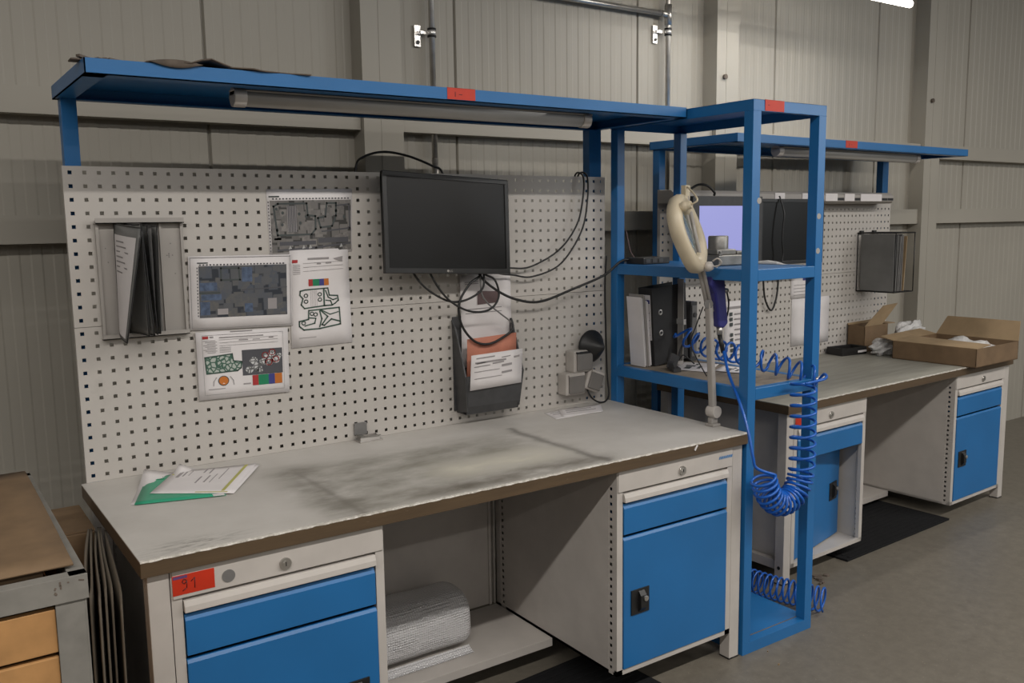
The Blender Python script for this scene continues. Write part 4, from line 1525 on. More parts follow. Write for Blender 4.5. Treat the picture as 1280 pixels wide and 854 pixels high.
b.grid(40, NS, bw)
bwo = [bw(1, k / NS) for k in range(NS)]
for f0, f1, x0, x1 in ((1.0, 0.9, 1.13, 1.134), (0.9, 0.45, 1.134, 1.128), (0.45, 0.35, 1.128, 1.10)):
    c0 = Vector((0, -0.178, -0.6285))
    vs = []
    for ff, xx in ((f0, x0), (f1, x1)):
        for p in bwo:
            vs.append((xx, c0.y + (p[1] - c0.y) * ff, c0.z + (p[2] - c0.z) * ff))
    b.add(vs, [(k, (k + 1) % NS, NS + (k + 1) % NS, NS + k) for k in range(NS)], 0, True)
b.grid(30, 4, lambda uu, vv: (0.62 + 0.50 * uu, -0.285 - 0.035 * vv, -0.7255 + 0.014 * (1 - vv) ** 2))
single('bubble_wrap_roll', 'roll of clear bubble wrap lying on the shelf under the near bench', 'bubble wrap', b, 'bubble', (0.87, -0.178, -0.7275))

# ------------------------------------------------------------------ things on the rack
bx = thing('switch_box', 'flat black switch box on the middle shelf of the rack at the back left', 'switch box', (2.10, -0.12, 0.565), F1)
b = MB()
b.box(2.032, 2.175, -0.175, -0.075, 0.5655, 0.592)
build('casing', b, 'black', bx, bevel=0.003)
b = MB()
for k in range(3):
    b.box(2.045 + k * 0.035, 2.068 + k * 0.035, -0.1765, -0.1745, 0.572, 0.586)
build('port', b, 'darkgrey', bx)
cable('thin_wire', 'thin dark red wire rising from the black switch box beside the rack post', [(2.045, -0.11, 0.590), (2.030, -0.10, 0.62), (2.022, -0.095, 0.665), (2.016, -0.09, 0.70)], 0.002, 'maroon')

mp = thing('machined_part', 'grey cast metal part with a round collar on the middle rack shelf', 'metal part', (2.22, -0.42, 0.565), F1)
b = MB()
b.prism([(2.125, -0.485), (2.300, -0.50), (2.335, -0.42), (2.30, -0.33), (2.15, -0.34), (2.12, -0.41)], 'z', 0.5665, 0.605)
b.prism([(2.14, -0.46), (2.235, -0.47), (2.26, -0.37), (2.16, -0.36)], 'z', 0.605, 0.626)
b.prism([(2.24, -0.47), (2.31, -0.46), (2.315, -0.39), (2.26, -0.38)], 'z', 0.605, 0.618)
build('flange_block', b, 'dull', mp, bevel=0.004)
b = MB()
b.lathe([(0.038, 0.0), (0.038, 0.048), (0.035, 0.052), (0.027, 0.052), (0.025, 0.046), (0.025, 0.01), (0.0005, 0.008)], (2.195, -0.415, 0.625), (0, 0, 1), 32)
build('collar', b, 'dull', mp)
b = MB()
for px_, py_ in ((2.140, -0.475), (2.285, -0.485), (2.320, -0.43)):
    b.cyl((px_, py_, 0.605), (px_, py_, 0.612), 0.009, n=6)
    b.cyl((px_, py_, 0.612), (px_, py_, 0.622), 0.005, n=12)
build('bolt', b, 'dull', mp)
b = MB()
b.grid(6, 4, lambda uu, vv: (2.345 + 0.03 * uu, -0.60 + 0.16 * vv, 0.5665 + 0.014 * sin(pi * uu) * sin(pi * vv)))
single('plastic_scrap', 'crumpled clear plastic scrap on the front right of the middle rack shelf', 'scrap', b, 'bag', (2.35, -0.5, 0.566), solid=0.0008)

# binder and folders on the lower rack shelf
bi = thing('lever_arch_binder', 'charcoal lever arch binder with a white spine label on the rack', 'binder', (2.10, -0.12, 0.150), F1)
BO = Vector((2.098, -0.175, 0.1515))
RB = Matrix.Rotation(radians(3), 3, 'Z') @ Matrix.Rotation(radians(-4.0), 3, 'Y')


def tb(b):
    b.v = [tuple(BO + RB @ Vector(v)) for v in b.v]
    return b


b = MB()
b.box(0, 0.20, 0, 0.003, 0, 0.318)
b.box(0, 0.20, 0.072, 0.075, 0, 0.318)
b.box(0, 0.003, 0.003, 0.072, 0, 0.318)
build('cover', tb(b), 'binder', bi, bevel=0.001)
b = MB()
b.box(0.012, 0.195, 0.010, 0.064, 0.004, 0.30)
build('paper_block', tb(b), 'paper', bi)
b = MB()
b.box(-0.0012, 0.0, 0.010, 0.066, 0.105, 0.290)
b.box(-0.0018, -0.001, 0.013, 0.063, 0.255, 0.270, 1)
for k in range(4):
    b.box(-0.0018, -0.001, 0.016, 0.045, 0.125 + k * 0.03, 0.128 + k * 0.03, 2)
build('spine_label', tb(b), ['paper', 'pblue', 'ink'], bi, label='white spine label')
b = MB()
b.lathe([(0.012, -0.001), (0.016, -0.003), (0.018, -0.0005), (0.012, 0.0)], (0, 0.038, 0.050), (-1, 0, 0), 20)
for zz in (0.13, 0.215):
    b.lathe([(0.006, 0), (0.010, 0.002), (0.012, 0.0)], (0.045, 0.0, zz), (0, -1, 0), 16)
build('eyelet', tb(b), 'steel', bi, label='metal eyelets')
for k, (dx, lean, hh, mt) in enumerate(((2.052, 5.0, 0.285, 'paper'), (2.066, 5.0, 0.295, 'plateg'), (2.080, 5.0, 0.27, 'paper'))):
    b = MB()
    Rk = Matrix.Rotation(radians(-lean), 3, 'Y')
    for q in range(2):
        b.obox(Vector((dx + 0.006 * q, -0.125, 0.1515)) + Rk @ Vector((0, 0, hh / 2)), (0.0035, 0.085, hh - 0.01 * q), Rk)
    single('paper_folder', ['leftmost slim pale folder leaning beside the charcoal binder', 'grey slim folder leaning between the pale ones beside the charcoal binder', 'slim pale folder leaning right against the charcoal binder spine'][k], 'folder', b, mt, (dx, -0.105, 0.1515), bevel=0.0008, group='slim folders beside the binder')
b = MB()
b.prism([(2.050, -0.33), (2.085, -0.335), (2.135, -0.25), (2.10, -0.24)], 'z', 0.1505, 0.165)
b.obox((2.085, -0.29, 0.185), (0.045, 0.010, 0.060), Matrix.Rotation(radians(25), 3, 'Y'))
b.obox((2.062, -0.310, 0.172), (0.012, 0.030, 0.035), Matrix.Rotation(radians(-20), 3, 'Y'))
single('bookend_clip', 'dark metal bookend in front of the folders on the lower rack shelf', 'bookend', b, 'darkgrey', (2.08, -0.29, 0.1505), bevel=0.001)
# dark equipment box behind
b = MB()
b.box(2.305, 2.342, -0.170, -0.055, 0.1505, 0.40)
b.box(2.310, 2.338, -0.173, -0.17, 0.17, 0.385, 1)
b.cyl((2.325, -0.1725, 0.345), (2.325, -0.178, 0.345), 0.010, n=16)
single('equipment_box', 'dark grey plastic equipment box at the back of the lower rack shelf', 'box', b, ['darkgrey', 'grey'], (2.32, -0.1, 0.1505), bevel=0.003)
# white instruction sheet with check marks, standing on the far bench
ck = thing('check_list_stand', 'white checklist sheet standing upright at the left end of the far bench', 'sign', (0.26, -0.28, 0.0), F2)
b = MB()
b.grid(4, 6, lambda uu, vv: (0.125 + 0.20 * uu, -0.30 + 0.02 * (1 - vv), 0.06 + 0.335 * (1 - vv)))
for k in range(9):
    z = 0.335 - k * 0.024
    if k != 3:
        b.box(0.165, 0.182, -0.2895 - (0.335 - z) * 0.06, -0.2885 - (0.335 - z) * 0.06, z - 0.008, z + 0.008, 1)
    b.box(0.20, 0.305, -0.2895 - (0.335 - z) * 0.06, -0.2885 - (0.335 - z) * 0.06, z - 0.002, z + 0.002, 2)
b.box(0.15, 0.30, -0.2855, -0.2845, 0.360, 0.370, 2)
build('sheet', b, ['paper', 'inkdark', 'ink'], ck, solid=0.0012)
b = MB()
b.box(0.13, 0.32, -0.33, -0.24, 0.0005, 0.012)
b.box(0.13, 0.32, -0.296, -0.290, 0.012, 0.10)
build('foot', b, 'darkgrey', ck)
for k, (pts, z, lab) in enumerate((
        ([(2.10, -0.255), (2.27, -0.16), (2.335, -0.30), (2.16, -0.41)], 0.1508, 'white printed sheet lying flat on the lower rack shelf in front of the binder'),
        ([(2.20, -0.40), (2.32, -0.34), (2.345, -0.47), (2.235, -0.52)], 0.1518, 'white sheet with a dark drawing lying further forward on the lower rack shelf'))):
    flat_sheet('paper_sheet', lab, 'paper', pts, z, ['paper', 'inkdark'], [(0.2, 0.3, 0.45, 0.45, 1), (0.5, 0.25, 0.62, 0.5, 1), (0.7, 0.45, 0.85, 0.52, 1), (0.3, 0.6, 0.6, 0.68, 1)])
b = MB()
b.box(2.185, 2.212, -0.218, -0.19, 0.152, 0.168)
b.tube(smoothpath([(2.195, -0.205, 0.160), (2.215, -0.215, 0.190), (2.235, -0.23, 0.175), (2.255, -0.24, 0.154)], 6), 0.003, 8, 1)
b.tube(smoothpath([(2.20, -0.20, 0.17), (2.215, -0.20, 0.21), (2.225, -0.205, 0.235)], 6), 0.004, 8, 1)
single('air_coupling', 'small air coupling with dark leads on the lower rack shelf beside the binder', 'coupling', b, ['plateg', 'black'], (2.2, -0.2, 0.152))
b = MB()
b.box(2.230, 2.234, -0.20, -0.165, 0.1505, 0.50)
b.obox((2.231, -0.1855, 0.325), (0.014, 0.045, 0.022), None, 1)
single('steel_strip', 'perforated steel strip with a shiny clamp standing right of the binder', 'strip', b, ['plateg', 'bright'], (2.232, -0.18, 0.1505))

# blow gun hanging from the middle shelf
bg = thing('air_blow_gun', 'violet blue air blow gun hanging below the middle shelf of the rack', 'blow gun', (2.04, -0.56, 0.40), F1)
b = MB()
b.prism([(1.992, 0.535), (2.045, 0.545), (2.062, 0.520), (2.068, 0.46), (2.082, 0.362), (2.060, 0.345), (2.030, 0.352), (2.022, 0.42), (2.010, 0.475), (1.985, 0.505)], 'y', -0.575, -0.545)
build('handle', b, 'gunblue', bg, bevel=0.007)
b = MB()
b.cyl((2.050, -0.56, 0.350), (2.052, -0.56, 0.322), 0.0105, n=16)
build('connector', b, 'steel', bg, label='metal connector')
b = MB()
b.cyl((2.062, -0.56, 0.485), (2.088, -0.56, 0.480), 0.009, n=14)
build('nozzle', b, 'steel', bg, label='short metal nozzle')
b = MB()
b.tube(smoothpath([(2.02, -0.56, 0.535), (2.018, -0.56, 0.560), (2.010, -0.575, 0.572), (2.000, -0.59, 0.5665)], 5), 0.002, 6)
build('hanging_hook', b, 'steel', bg, label='thin metal hook')
b = MB()
b.tube(smoothpath([(2.085, -0.56, 0.48), (2.097, -0.56, 0.44), (2.094, -0.56, 0.40), (2.084, -0.56, 0.375)], 6), 0.003, 8)
build('trigger_lever', b, 'black', bg)
b = MB()
b.cyl((2.052, -0.56, 0.322), (2.056, -0.575, 0.255), 0.009, 0.0075, n=14)
build('strain_relief', b, 'black', bg)

# coiled blue hose


def helix(path, rad, turns, n=18, phase=0.0):
    path = [Vector(p) for p in path]
    L = [0]
    for p, q in zip(path[:-1], path[1:]):
        L.append(L[-1] + (q - p).length)
    tot = L[-1]
    N = int(turns * n)
    out = []
    prev = None
    for k in range(N + 1):
        sd = tot * k / N
        i = 0
        while i < len(L) - 2 and L[i + 1] < sd:
            i += 1
        q = (sd - L[i]) / max(1e-9, L[i + 1] - L[i])
        p = path[i].lerp(path[i + 1], min(1, q))
        tg = (path[min(i + 2, len(path) - 1)] - path[max(i - 1, 0)]).normalized()
        if prev is None:
            a = tg.orthogonal().normalized()
        else:
            a = prev - tg * prev.dot(tg)
            a.normalize()
        prev = a
        bb = tg.cross(a)
        th = 2 * pi * turns * k / N + phase
        out.append(p + (a * cos(th) + bb * sin(th)) * rad)
    return out


hs = thing('spiral_air_hose', 'bright blue spiral air hose draped over the rack and hanging in a U', 'hose', (2.3, -0.77, 0.15), F1)
b = MB()
pth = smoothpath([(2.175, -0.235, 0.30), (2.20, -0.27, 0.262), (2.215, -0.36, 0.235), (2.205, -0.50, 0.232), (2.22, -0.62, 0.215), (2.29, -0.70, 0.185), (2.345, -0.768, 0.160)], 10)
hh = helix(pth, 0.036, 13.2, 20, 0.6)
b.tube(hh, 0.0052, 7)
build('stretched_coil', b, 'hose', hs)
b = MB()
down = smoothpath([(2.210, -0.812, 0.165), (2.213, -0.812, 0.05), (2.215, -0.812, -0.06), (2.214, -0.812, -0.155)], 10)
h1 = helix(down, 0.043, 8.2, 20)
b.tube(h1, 0.0052, 7)
b.tube(smoothpath([hh[-1], (2.34, -0.80, 0.175), (2.28, -0.85, 0.172), h1[0]], 6), 0.0052, 7)
build('hanging_coil', b, 'hose', hs)
b = MB()
ub = smoothpath([(2.214, -0.812, -0.155), (2.200, -0.812, -0.205), (2.160, -0.812, -0.250), (2.090, -0.812, -0.258), (2.035, -0.812, -0.215), (2.005, -0.812, -0.150)], 12)
h2 = helix(ub, 0.043, 15, 20)
b.tube(h2, 0.0052, 7)
build('bottom_coil', b, 'hose', hs)
b = MB()
b.tube(smoothpath([h2[-1], (1.968, -0.815, -0.11), (1.955, -0.808, -0.07), (1.964, -0.775, 0.02), (1.985, -0.715, 0.11), (2.015, -0.64, 0.19), (2.056, -0.576, 0.262)], 8), 0.0055, 8)
build('straight_end', b, 'hose', hs)
b = MB()
b.cyl((2.335, -0.765, 0.150), (2.375, -0.775, 0.156), 0.009, n=12)
build('fitting', b, 'steel', hs)

h3 = thing('spiral_air_hose', 'second blue spiral air hose lying on the floor behind the rack foot', 'hose', (2.42, -0.45, -H1), F1)
b = MB()
pth = smoothpath([(2.45, -0.05, -H1 + 0.0545), (2.445, -0.25, -H1 + 0.0545), (2.462, -0.45, -H1 + 0.0545), (2.495, -0.58, -H1 + 0.0545), (2.535, -0.70, -H1 + 0.0545)], 10)
b.tube(helix(pth, 0.048, 26, 18), 0.0045, 7)
build('coil', b, 'hose', h3)

# scraps on the floor
for k, (x, y, sz) in enumerate(((2.83, -0.466, 0.035), (2.056, -0.86, 0.008), (2.09, -0.78, 0.006), (2.78, -0.50, 0.02))):
    b = MB()
    for q in range(5 if sz > 0.01 else 1):
        a = random.random() * 6.28
        cx, cy = x + (random.random() - .5) * sz * 2.2, y + (random.random() - .5) * sz
        pts = [(cx + sz * (0.5 + 0.5 * random.random()) * cos(a + j * 1.05) * 0.6, cy + sz * (0.5 + 0.5 * random.random()) * sin(a + j * 1.05) * 0.5) for j in range(6)]
        b.prism(pts, 'z', 0.0, 0.004 + sz * 0.25 * random.random())
    single('floor_scrap', ['brown paper scraps on the floor beyond the rack', 'pale crumb on the floor in front of the rack', 'tiny pale crumb on the floor close to the rack front', 'small brown scrap on the floor behind the rack foot'][k], 'scrap', b, 'debris' if k in (0, 3) else 'cardlight', (x, y, 0), F0)

# floor mats
for k, (cx, cy, w_, d_, rz, lab) in enumerate(((1.02, -0.80, 1.20, 0.72, 0.06, 'black rubber mat on the floor in front of the near bench'),
                                               (3.52, -0.055, 0.92, 0.70, 0.041, 'black ribbed rubber mat on the floor under the far bench'))):
    b = MB()
    Rm = Matrix.Rotation(rz, 3, 'Z')
    n = 22
    b.obox((cx, cy, 0.005), (w_, d_, 0.010), Rm)
    for q in range(n):
        off = Rm @ Vector((0, -d_ / 2 + d_ * (q + 0.5) / n, 0))
        b.obox(Vector((cx, cy, 0.0115)) + off, (w_ - 0.06, d_ / n * 0.45, 0.003), Rm)
    single('floor_mat', lab, 'mat', b, 'rubber', (cx, cy, 0), F0, bevel=0.002)

# ------------------------------------------------------------------ scraps on the near overhead shelf
b = MB()
b.grid(16, 6, lambda uu, vv: (0.14 + 0.42 * uu, -0.453 + 0.16 * vv + 0.006 * sin(17 * uu), 1.1405 + 0.020 * sin(pi * min(1, uu * 1.5)) * (0.6 + 0.4 * sin(21 * uu)) * (1 - 0.5 * vv) * (1 if uu < 0.95 else 0.3)), 0)
b.grid(8, 2, lambda uu, vv: (0.145 + 0.13 * uu, -0.4535, 1.1425 + 0.008 * sin(pi * uu) - 0.020 * vv * sin(pi * uu)), 0)
single('dusty_rag', 'flat dusty brown rag lying on the front of the near overhead shelf', 'rag', b, 'debris', (0.3, -0.4, 1.139), solid=0.003)
b = MB()
for k in range(5):
    x = 0.005 + 0.05 * random.random()
    b.obox((x + 0.012 * k, -0.40 + 0.03 * random.random(), 1.146), (0.05, 0.012, 0.006), Matrix.Rotation(random.random(), 3, 'Z') @ Matrix.Rotation(0.1, 3, 'Y'))
b.box(-0.02, 0.06, -0.405, -0.36, 1.1395, 1.143)
single('wood_scraps', 'small brown scraps at the left corner of the near overhead shelf', 'scrap', b, 'debris', (0.02, -0.39, 1.139))

# ------------------------------------------------------------------ far bench: lamp rail, papers, basket, boxes
rl = thing('label_rail', 'pale rail with white label tags along the top of the far pegboard', 'rail', (1.0, -0.1, 0.88), F2)
b = MB()
b.prism([(-0.002, 0.910), (-0.085, 0.910), (-0.105, 0.895), (-0.105, 0.862), (-0.085, 0.850), (-0.002, 0.850)], 'x', -0.02, 1.83)
b.box(-0.02, 1.83, -0.003, -0.0005, 0.822, 0.85)
build('rail_body', b, 'plateg', rl, bevel=0.001)
for k, (x0, x1) in enumerate(((0.72, 0.80), (0.95, 1.02), (1.156, 1.265), (1.334, 1.427), (1.489, 1.70))):
    b = MB()
    b.box(x0, x1, -0.109, -0.1052, 0.862, 0.902)
    build('label_tag', b, 'paper', rl)
b = MB()
for x0, x1 in ((1.27, 1.33), (1.43, 1.487), (1.70, 1.765), (1.77, 1.825)):
    b.box(x0, x1, -0.1065, -0.1045, 0.866, 0.880)
build('slot', b, 'black', rl)

s = []
for tl, w_, h_, lab, ex in (((1.020, 0.460), 0.165, 0.125, 'upper small printed sheet on the far pegboard beside the rack post', True), ((1.030, 0.333), 0.350, 0.262, 'blank pale sheet in a clear cover on the far pegboard behind the rack post', False)):
    b = MB()
    x0, z1 = tl
    b.grid(4, 4, lambda uu, vv: (x0 + w_ * uu, -0.002 - 0.003 * sin(pi * uu), z1 - h_ * vv))
    if ex:
        b.quad((x0 + 0.10, -0.0066, z1 - 0.015), (x0 + 0.135, -0.0066, z1 - 0.015), (x0 + 0.135, -0.0066, z1 - 0.028), (x0 + 0.10, -0.0066, z1 - 0.028), 1)
        for k in range(4):
            b.quad((x0 + 0.02, -0.0066, z1 - 0.05 - k * 0.018), (x0 + 0.14, -0.0066, z1 - 0.05 - k * 0.018), (x0 + 0.14, -0.0066, z1 - 0.053 - k * 0.018), (x0 + 0.02, -0.0066, z1 - 0.053 - k * 0.018), 2)
    single('paper_sheet', lab, 'paper', b, ['paper', 'pblue', 'ink'], (x0, -0.002, z1), F2, solid=0.0006)

wb = thing('wire_basket', 'black wire basket holding grey folders on the far pegboard', 'basket', (1.74, -0.01, 0.34), F2)
b = MB()
X0, X1, Y0, Y1, Z0, Z1 = 1.64, 1.84, -0.24, -0.006, 0.345, 0.682
r_ = 0.0028
for zz in (Z0, Z1):
    b.tube([(X0, Y0, zz), (X1, Y0, zz), (X1, Y1, zz), (X0, Y1, zz)], r_ * (1.5 if zz == Z1 else 1), 6, closed=True)
for xx in (X0, X1):
    for yy in (Y0, Y1):
        b.cyl((xx, yy, Z0), (xx, yy, Z1), r_, n=8)
for k in range(1, 8):
    xx = X0 + (X1 - X0) * k / 8
    b.cyl((xx, Y0, Z0), (xx, Y1, Z0), 0.0016, n=6)
for k in range(1, 6):
    yy = Y0 + (Y1 - Y0) * k / 6
    b.cyl((X0, yy, Z0), (X1, yy, Z0), 0.0016, n=6)
build('wire_frame', b, 'black', wb)
b = MB()
b.box(1.66, 1.69, -0.012, -0.0005, 0.675, 0.695)
b.box(1.79, 1.82, -0.012, -0.0005, 0.675, 0.695)
build('hook', b, 'black', wb)
for k, (xa, lean) in enumerate(((1.652, -1), (1.678, 2), (1.700, 3.0), (1.716, 2.5), (1.738, 1.0), (1.760, 4.0))):
    b = MB()
    Rk = Matrix.Rotation(radians(lean), 3, 'Y')
    hgt = 0.325 - 0.006 * (k % 3)
    b.obox(Vector((xa, -0.125, 0.350)) + Rk @ Vector((0, 0, hgt / 2)), (0.006, 0.205, hgt), Rk)
    single('hanging_folder', ['leftmost grey folder in the black wire basket on the far pegboard', 'second grey folder from the left in the black wire basket', 'third grey folder from the left in the black wire basket', 'fourth grey folder from the left in the black wire basket', 'fifth grey folder from the left in the black wire basket', 'rightmost folder in the black wire basket, pale yellowish'][k], 'folder', b, 'yellow' if k == 5 else ('sleevegrey' if k < 2 else 'grey'), (xa, -0.12, 0.350), F2, group='folders in the wire basket', bevel=0.001)
# the yellowish folder is duller than printed yellow, so use pale card
bpy.data.objects['hanging_folder.005'].data.materials[0] = M['cardlight']

cable('looped_cable', 'black cord hanging in a long loop on the far pegboard under the dark monitor',
      [(0.755, -0.02, 0.56), (0.756, -0.02, 0.453), (0.775, -0.02, 0.35), (0.828, -0.02, 0.288), (0.868, -0.02, 0.35), (0.882, -0.02, 0.447), (0.882, -0.02, 0.56)], 0.005, F=F2)
cable('power_cable', 'black lead with an inline switch dangling in front of the dark far monitor',
      [(0.700, -0.150, 0.885), (0.703, -0.178, 0.80), (0.695, -0.180, 0.74), (0.690, -0.180, 0.66), (0.700, -0.180, 0.60), (0.690, -0.180, 0.555)], 0.004, F=F2)
cable('power_cable', 'short black cable arching from the rail to the top of the lit far monitor',
      [(0.10, -0.09, 0.912), (0.14, -0.11, 0.935), (0.18, -0.13, 0.93), (0.205, -0.15, 0.90), (0.21, -0.145, 0.885)], 0.006, F=F2)

tr_ = thing('parts_tray', 'flat black tray with a white strap on the far bench', 'tray', (1.44, -0.085, 0.0), F2)
b = MB()
RT = Matrix.Rotation(radians(-8), 3, 'Z')
for c_, sz in (((0, 0, 0.004), (0.20, 0.11, 0.006)), ((0, 0.052, 0.022), (0.20, 0.006, 0.042)), ((0, -0.052, 0.022), (0.20, 0.006, 0.042)), ((0.097, 0, 0.022), (0.006, 0.11, 0.042)), ((-0.097, 0, 0.022), (0.006, 0.11, 0.042))):
    b.obox(Vector((1.440, -0.085, 0.0)) + RT @ Vector(c_), sz, RT)
build('tray_shell', b, 'black', tr_, bevel=0.002)
b = MB()
b.obox(Vector((1.440, -0.085, 0.0)) + RT @ Vector((0.06, -0.0575, 0.018)), (0.07, 0.004, 0.012), RT)
build('strap', b, 'paper', tr_)


def carton(name, label, x0, x1, y0, y1, h, mats, flaps, F=F2):
    t = thing(name, label, 'box', ((x0 + x1) / 2, (y0 + y1) / 2, 0.0), F)
    b = MB()
    th = 0.004
    b.box(x0, x1, y0, y0 + th, 0.0005, h)
    b.box(x0, x1, y1 - th, y1, 0.0005, h)
    b.box(x0, x0 + th, y0, y1, 0.0005, h)
    b.box(x1 - th, x1, y0, y1, 0.0005, h)
    b.box(x0, x1, y0, y1, 0.0005, 0.005)
    build('carton_body', b, mats, t)
    for q in flaps:
        b = MB()
        b.add(q, [(0, 1, 2, 3)])
        build('flap', b, 'cardlight', t, solid=0.004)
    return t


c1 = carton('shipping_carton', 'large brown carton with open flaps at the right end of the far bench', 1.470, 1.93, -0.80, -0.345, 0.098, 'cardboard', [
    [(1.470, -0.80, 0.098), (1.470, -0.345, 0.098), (1.640, -0.355, 0.112), (1.640, -0.79, 0.104)],
    [(1.472, -0.345, 0.098), (1.93, -0.345, 0.098), (1.92, -0.25, 0.120), (1.50, -0.255, 0.112)],
    [(1.93, -0.80, 0.098), (1.93, -0.345, 0.098), (1.985, -0.38, 0.20), (1.985, -0.78, 0.20)]])
c2 = carton('shipping_carton', 'small brown carton with its lid flap raised, standing against the far pegboard', 1.560, 1.80, -0.120, -0.012, 0.150, 'cardboard', [
    [(1.560, -0.120, 0.150), (1.735, -0.120, 0.150), (1.86, -0.14, 0.268), (1.70, -0.145, 0.262)],
    [(1.560, -0.012, 0.150), (1.80, -0.012, 0.150), (1.81, -0.006, 0.165), (1.565, -0.006, 0.160)],
    [(1.80, -0.120, 0.150), (1.80, -0.012, 0.150), (1.86, -0.02, 0.155), (1.86, -0.13, 0.15)]])


def crumple(label, name, c, sz, F, cat='bag', seed=1):
    rnd = random.Random(seed)
    bm = bmesh.new()
    bmesh.ops.create_icosphere(bm, subdivisions=4, radius=1)
    ph = [rnd.random() * 6 for _ in range(12)]
    b = MB()
    vs = []
    for v in bm.verts:
        n = v.co.normalized()
        k = 1 + 0.16 * sin(5 * n.x + ph[0]) * cos(4 * n.y + ph[1]) + 0.12 * sin(9 * n.y + 7 * n.z + ph[2]) + 0.07 * sin(15 * n.x - 11 * n.z + ph[3])
        z = max(-0.8, n.z * k)
        vs.append((c[0] + n.x * k * sz[0], c[1] + n.y * k * sz[1], c[2] + (z + 0.8) * sz[2]))
    b.add(vs, [tuple(v.index for v in f.verts) for f in bm.faces], 0, True)
    bm.free()
    return single(name, label, cat, b, 'bag', c, F)


crumple('crumpled white plastic bag between the small and the large carton', 'plastic_bag', (1.590, -0.235, 0.001), (0.115, 0.068, 0.048), F2, seed=3)
crumple('white foam cushion poking up behind the large carton on the far bench', 'foam_cushion', (1.93, -0.19, 0.001), (0.14, 0.055, 0.085), F2, 'packing foam', seed=5)
crumple('white tissue heap lying inside the large open carton', 'tissue_paper', (1.75, -0.58, 0.0055), (0.15, 0.16, 0.055), F2, 'tissue', seed=8)
b = MB()
b.box(1.50, 1.56, -0.30, -0.20, 0.0005, 0.022)
single('small_pad', 'small grey-brown pad under the crumpled bag on the far bench', 'pad', b, 'cardedge', (1.53, -0.25, 0.0005), F2, bevel=0.002) if False else None

# ------------------------------------------------------------------ left of the near bench: cardboard sheets and a crate
for k in range(6):
    b = MB()
    xf = -0.048 - 0.0152 * k
    xb = -0.012 - 0.0075 * k
    yf = -0.690 + 0.010 * ((k * 2) % 3)
    zt = -0.086 + 0.004 * (k % 3)

    def fn(uu, vv):
        # uu from the front edge to the back, vv from the top down
        q = uu ** 0.8
        xx = xf * (1 - q) + xb * q - (0.007 if k % 2 else 0.004) * sin(pi * uu) * (1 - vv) - 0.004 * sin(pi * vv)
        zz = zt + 0.038 * sin(min(1.0, uu * 1.25) * pi / 2)
        return (xx, yf + 0.37 * uu, zz + (-H1 + 0.003 - zz) * vv)
    b.grid(12, 10, fn)
    single('cardboard_sheet', ['cardboard sheet standing closest to the near bench leg', 'second folded cardboard sheet left of the bench', 'third folded cardboard sheet left of the bench', 'fourth folded cardboard sheet left of the bench', 'fifth folded cardboard sheet left of the bench', 'outermost folded cardboard sheet, next to the crate'][k],
           'cardboard', b, 'cardedge', (x, -0.4, -H1 + 0.003), F1, group='cardboard sheets beside the near bench', solid=0.0045)

cr = thing('pallet_crate', 'crate of pine boards with a worn grey steel corner post at the lower left', 'crate', (-0.55, -0.70, -H1), F1)
CX1, CX0, CY0, CY1 = -0.178, -0.98, -1.12, -0.32
CT = 0.135
for xx, yy in ((CX1, CY0), (CX0, CY0), (CX1, CY1), (CX0, CY1)):
    b = MB()
    sx = -1 if xx == CX1 else 1
    sy = 1 if yy == CY0 else -1
    b.box(min(xx, xx + sx * 0.050), max(xx, xx + sx * 0.050), min(yy, yy + sy * 0.004), max(yy, yy + sy * 0.004), -H1, CT - 0.04)
    b.box(min(xx, xx + sx * 0.004), max(xx, xx + sx * 0.004), min(yy, yy + sy * 0.05), max(yy, yy + sy * 0.05), -H1, CT - 0.04)
    build('corner_post', b, 'crate_grey', cr, bevel=0.001)
b = MB()
b.box(CX0 - 0.004, CX1 + 0.004, CY0 - 0.004, CY0 + 0.025, CT - 0.045, CT)
b.box(CX0 - 0.004, CX1 + 0.004, CY1 - 0.025, CY1 + 0.004, CT - 0.045, CT)
b.box(CX0 - 0.004, CX0 + 0.025, CY0, CY1, CT - 0.045, CT)
b.box(CX1 - 0.025, CX1 + 0.004, CY0, CY1, CT - 0.045, CT)
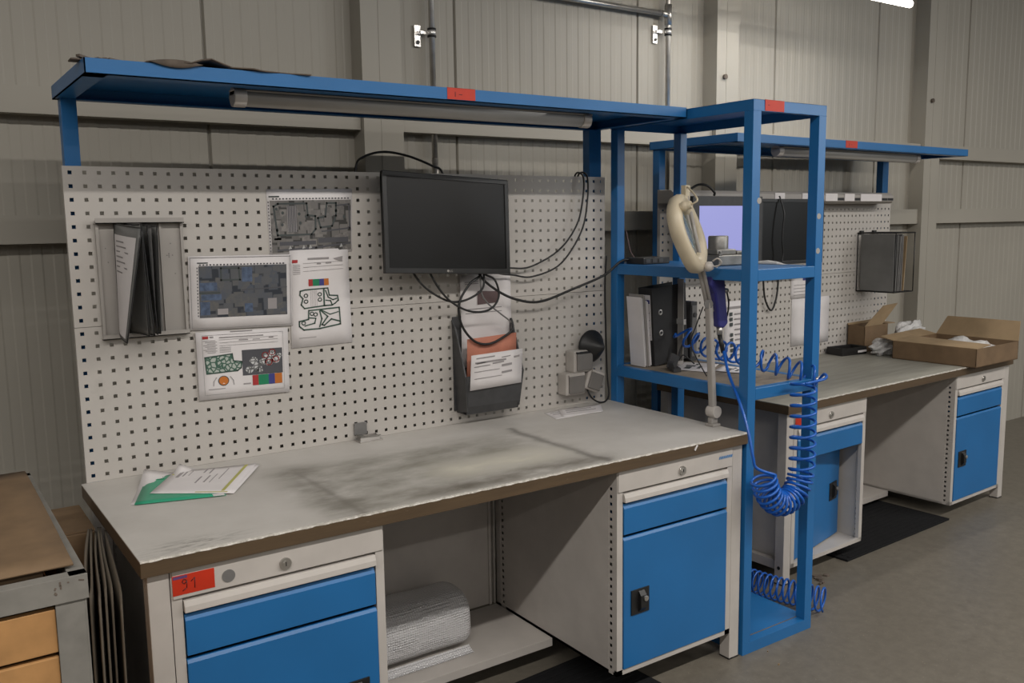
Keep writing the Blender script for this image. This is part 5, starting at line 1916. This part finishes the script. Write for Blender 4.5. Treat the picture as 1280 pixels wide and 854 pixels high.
for q in range(7):
    a = random.random()
    b.obox((CX1 - 0.05 * a, CY0 - 0.0042, CT - 0.005 - 0.03 * random.random()), (0.007 * (0.4 + random.random()), 0.001, 0.003), Matrix.Rotation(a * 2, 3, 'Y'), 1)
build('top_rail', b, ['crate_grey', 'debris'], cr, bevel=0.002)
for k in range(9):
    z1 = CT - 0.055 - k * 0.088
    for nm, bb in (('f', (CX0 + 0.05, CX1 - 0.050, CY0 + 0.004, CY0 + 0.020)), ('b', (CX0 + 0.05, CX1 - 0.050, CY1 - 0.020, CY1 - 0.004))):
        b = MB()
        b.box(bb[0], bb[1], bb[2], bb[3], z1 - 0.080, z1)
        build('board', b, 'wood', cr, bevel=0.002)
    for xx in (CX1 - 0.020, CX0 + 0.004):
        b = MB()
        b.box(xx, xx + 0.016, CY0 + 0.05, CY1 - 0.05, z1 - 0.080, z1)
        build('board', b, 'wood', cr, bevel=0.002)
b = MB()
b.box(CX0 + 0.02, CX1 - 0.02, CY0 + 0.02, CY1 - 0.02, -H1 + 0.10, -H1 + 0.12)
for xx in (CX0 + 0.02, -0.62, CX1 - 0.12):
    b.box(xx, xx + 0.10, CY0 + 0.02, CY1 - 0.02, -H1, -H1 + 0.10)
build('pallet_base', b, 'wood', cr)
b = MB()
b.grid(12, 10, lambda uu, vv: (CX0 + 0.03 + (CX1 - CX0 - 0.042) * uu, CY0 + 0.035 + 0.70 * vv, CT + 0.008 + 0.012 * vv + 0.006 * sin(5 * uu + 2) * sin(3 * vv)))
b.box(CX0 + 0.06, CX1 - 0.06, CY0 + 0.06, CY0 + 0.64, -H1 + 0.12, CT)
single('packing_cardboard', 'brown cardboard covering the top of the crate', 'cardboard', b, 'cardboard', (-0.55, -0.7, -H1 + 0.12), F1, solid=0.004)

cb = thing('cardboard_box', 'large closed brown cardboard box behind the crate, left of the near bench', 'box', (-0.36, -0.16, -H1), F1)
b = MB()
b.box(-0.70, -0.030, -0.285, -0.035, -H1, -0.055)
build('box_body', b, 'cardboard', cb, bevel=0.004)
b = MB()
b.box(-0.70, -0.030, -0.285, -0.162, -0.0545, -0.050)
b.box(-0.70, -0.030, -0.158, -0.035, -0.0545, -0.050)
build('top_flaps', b, 'cardboard', cb)
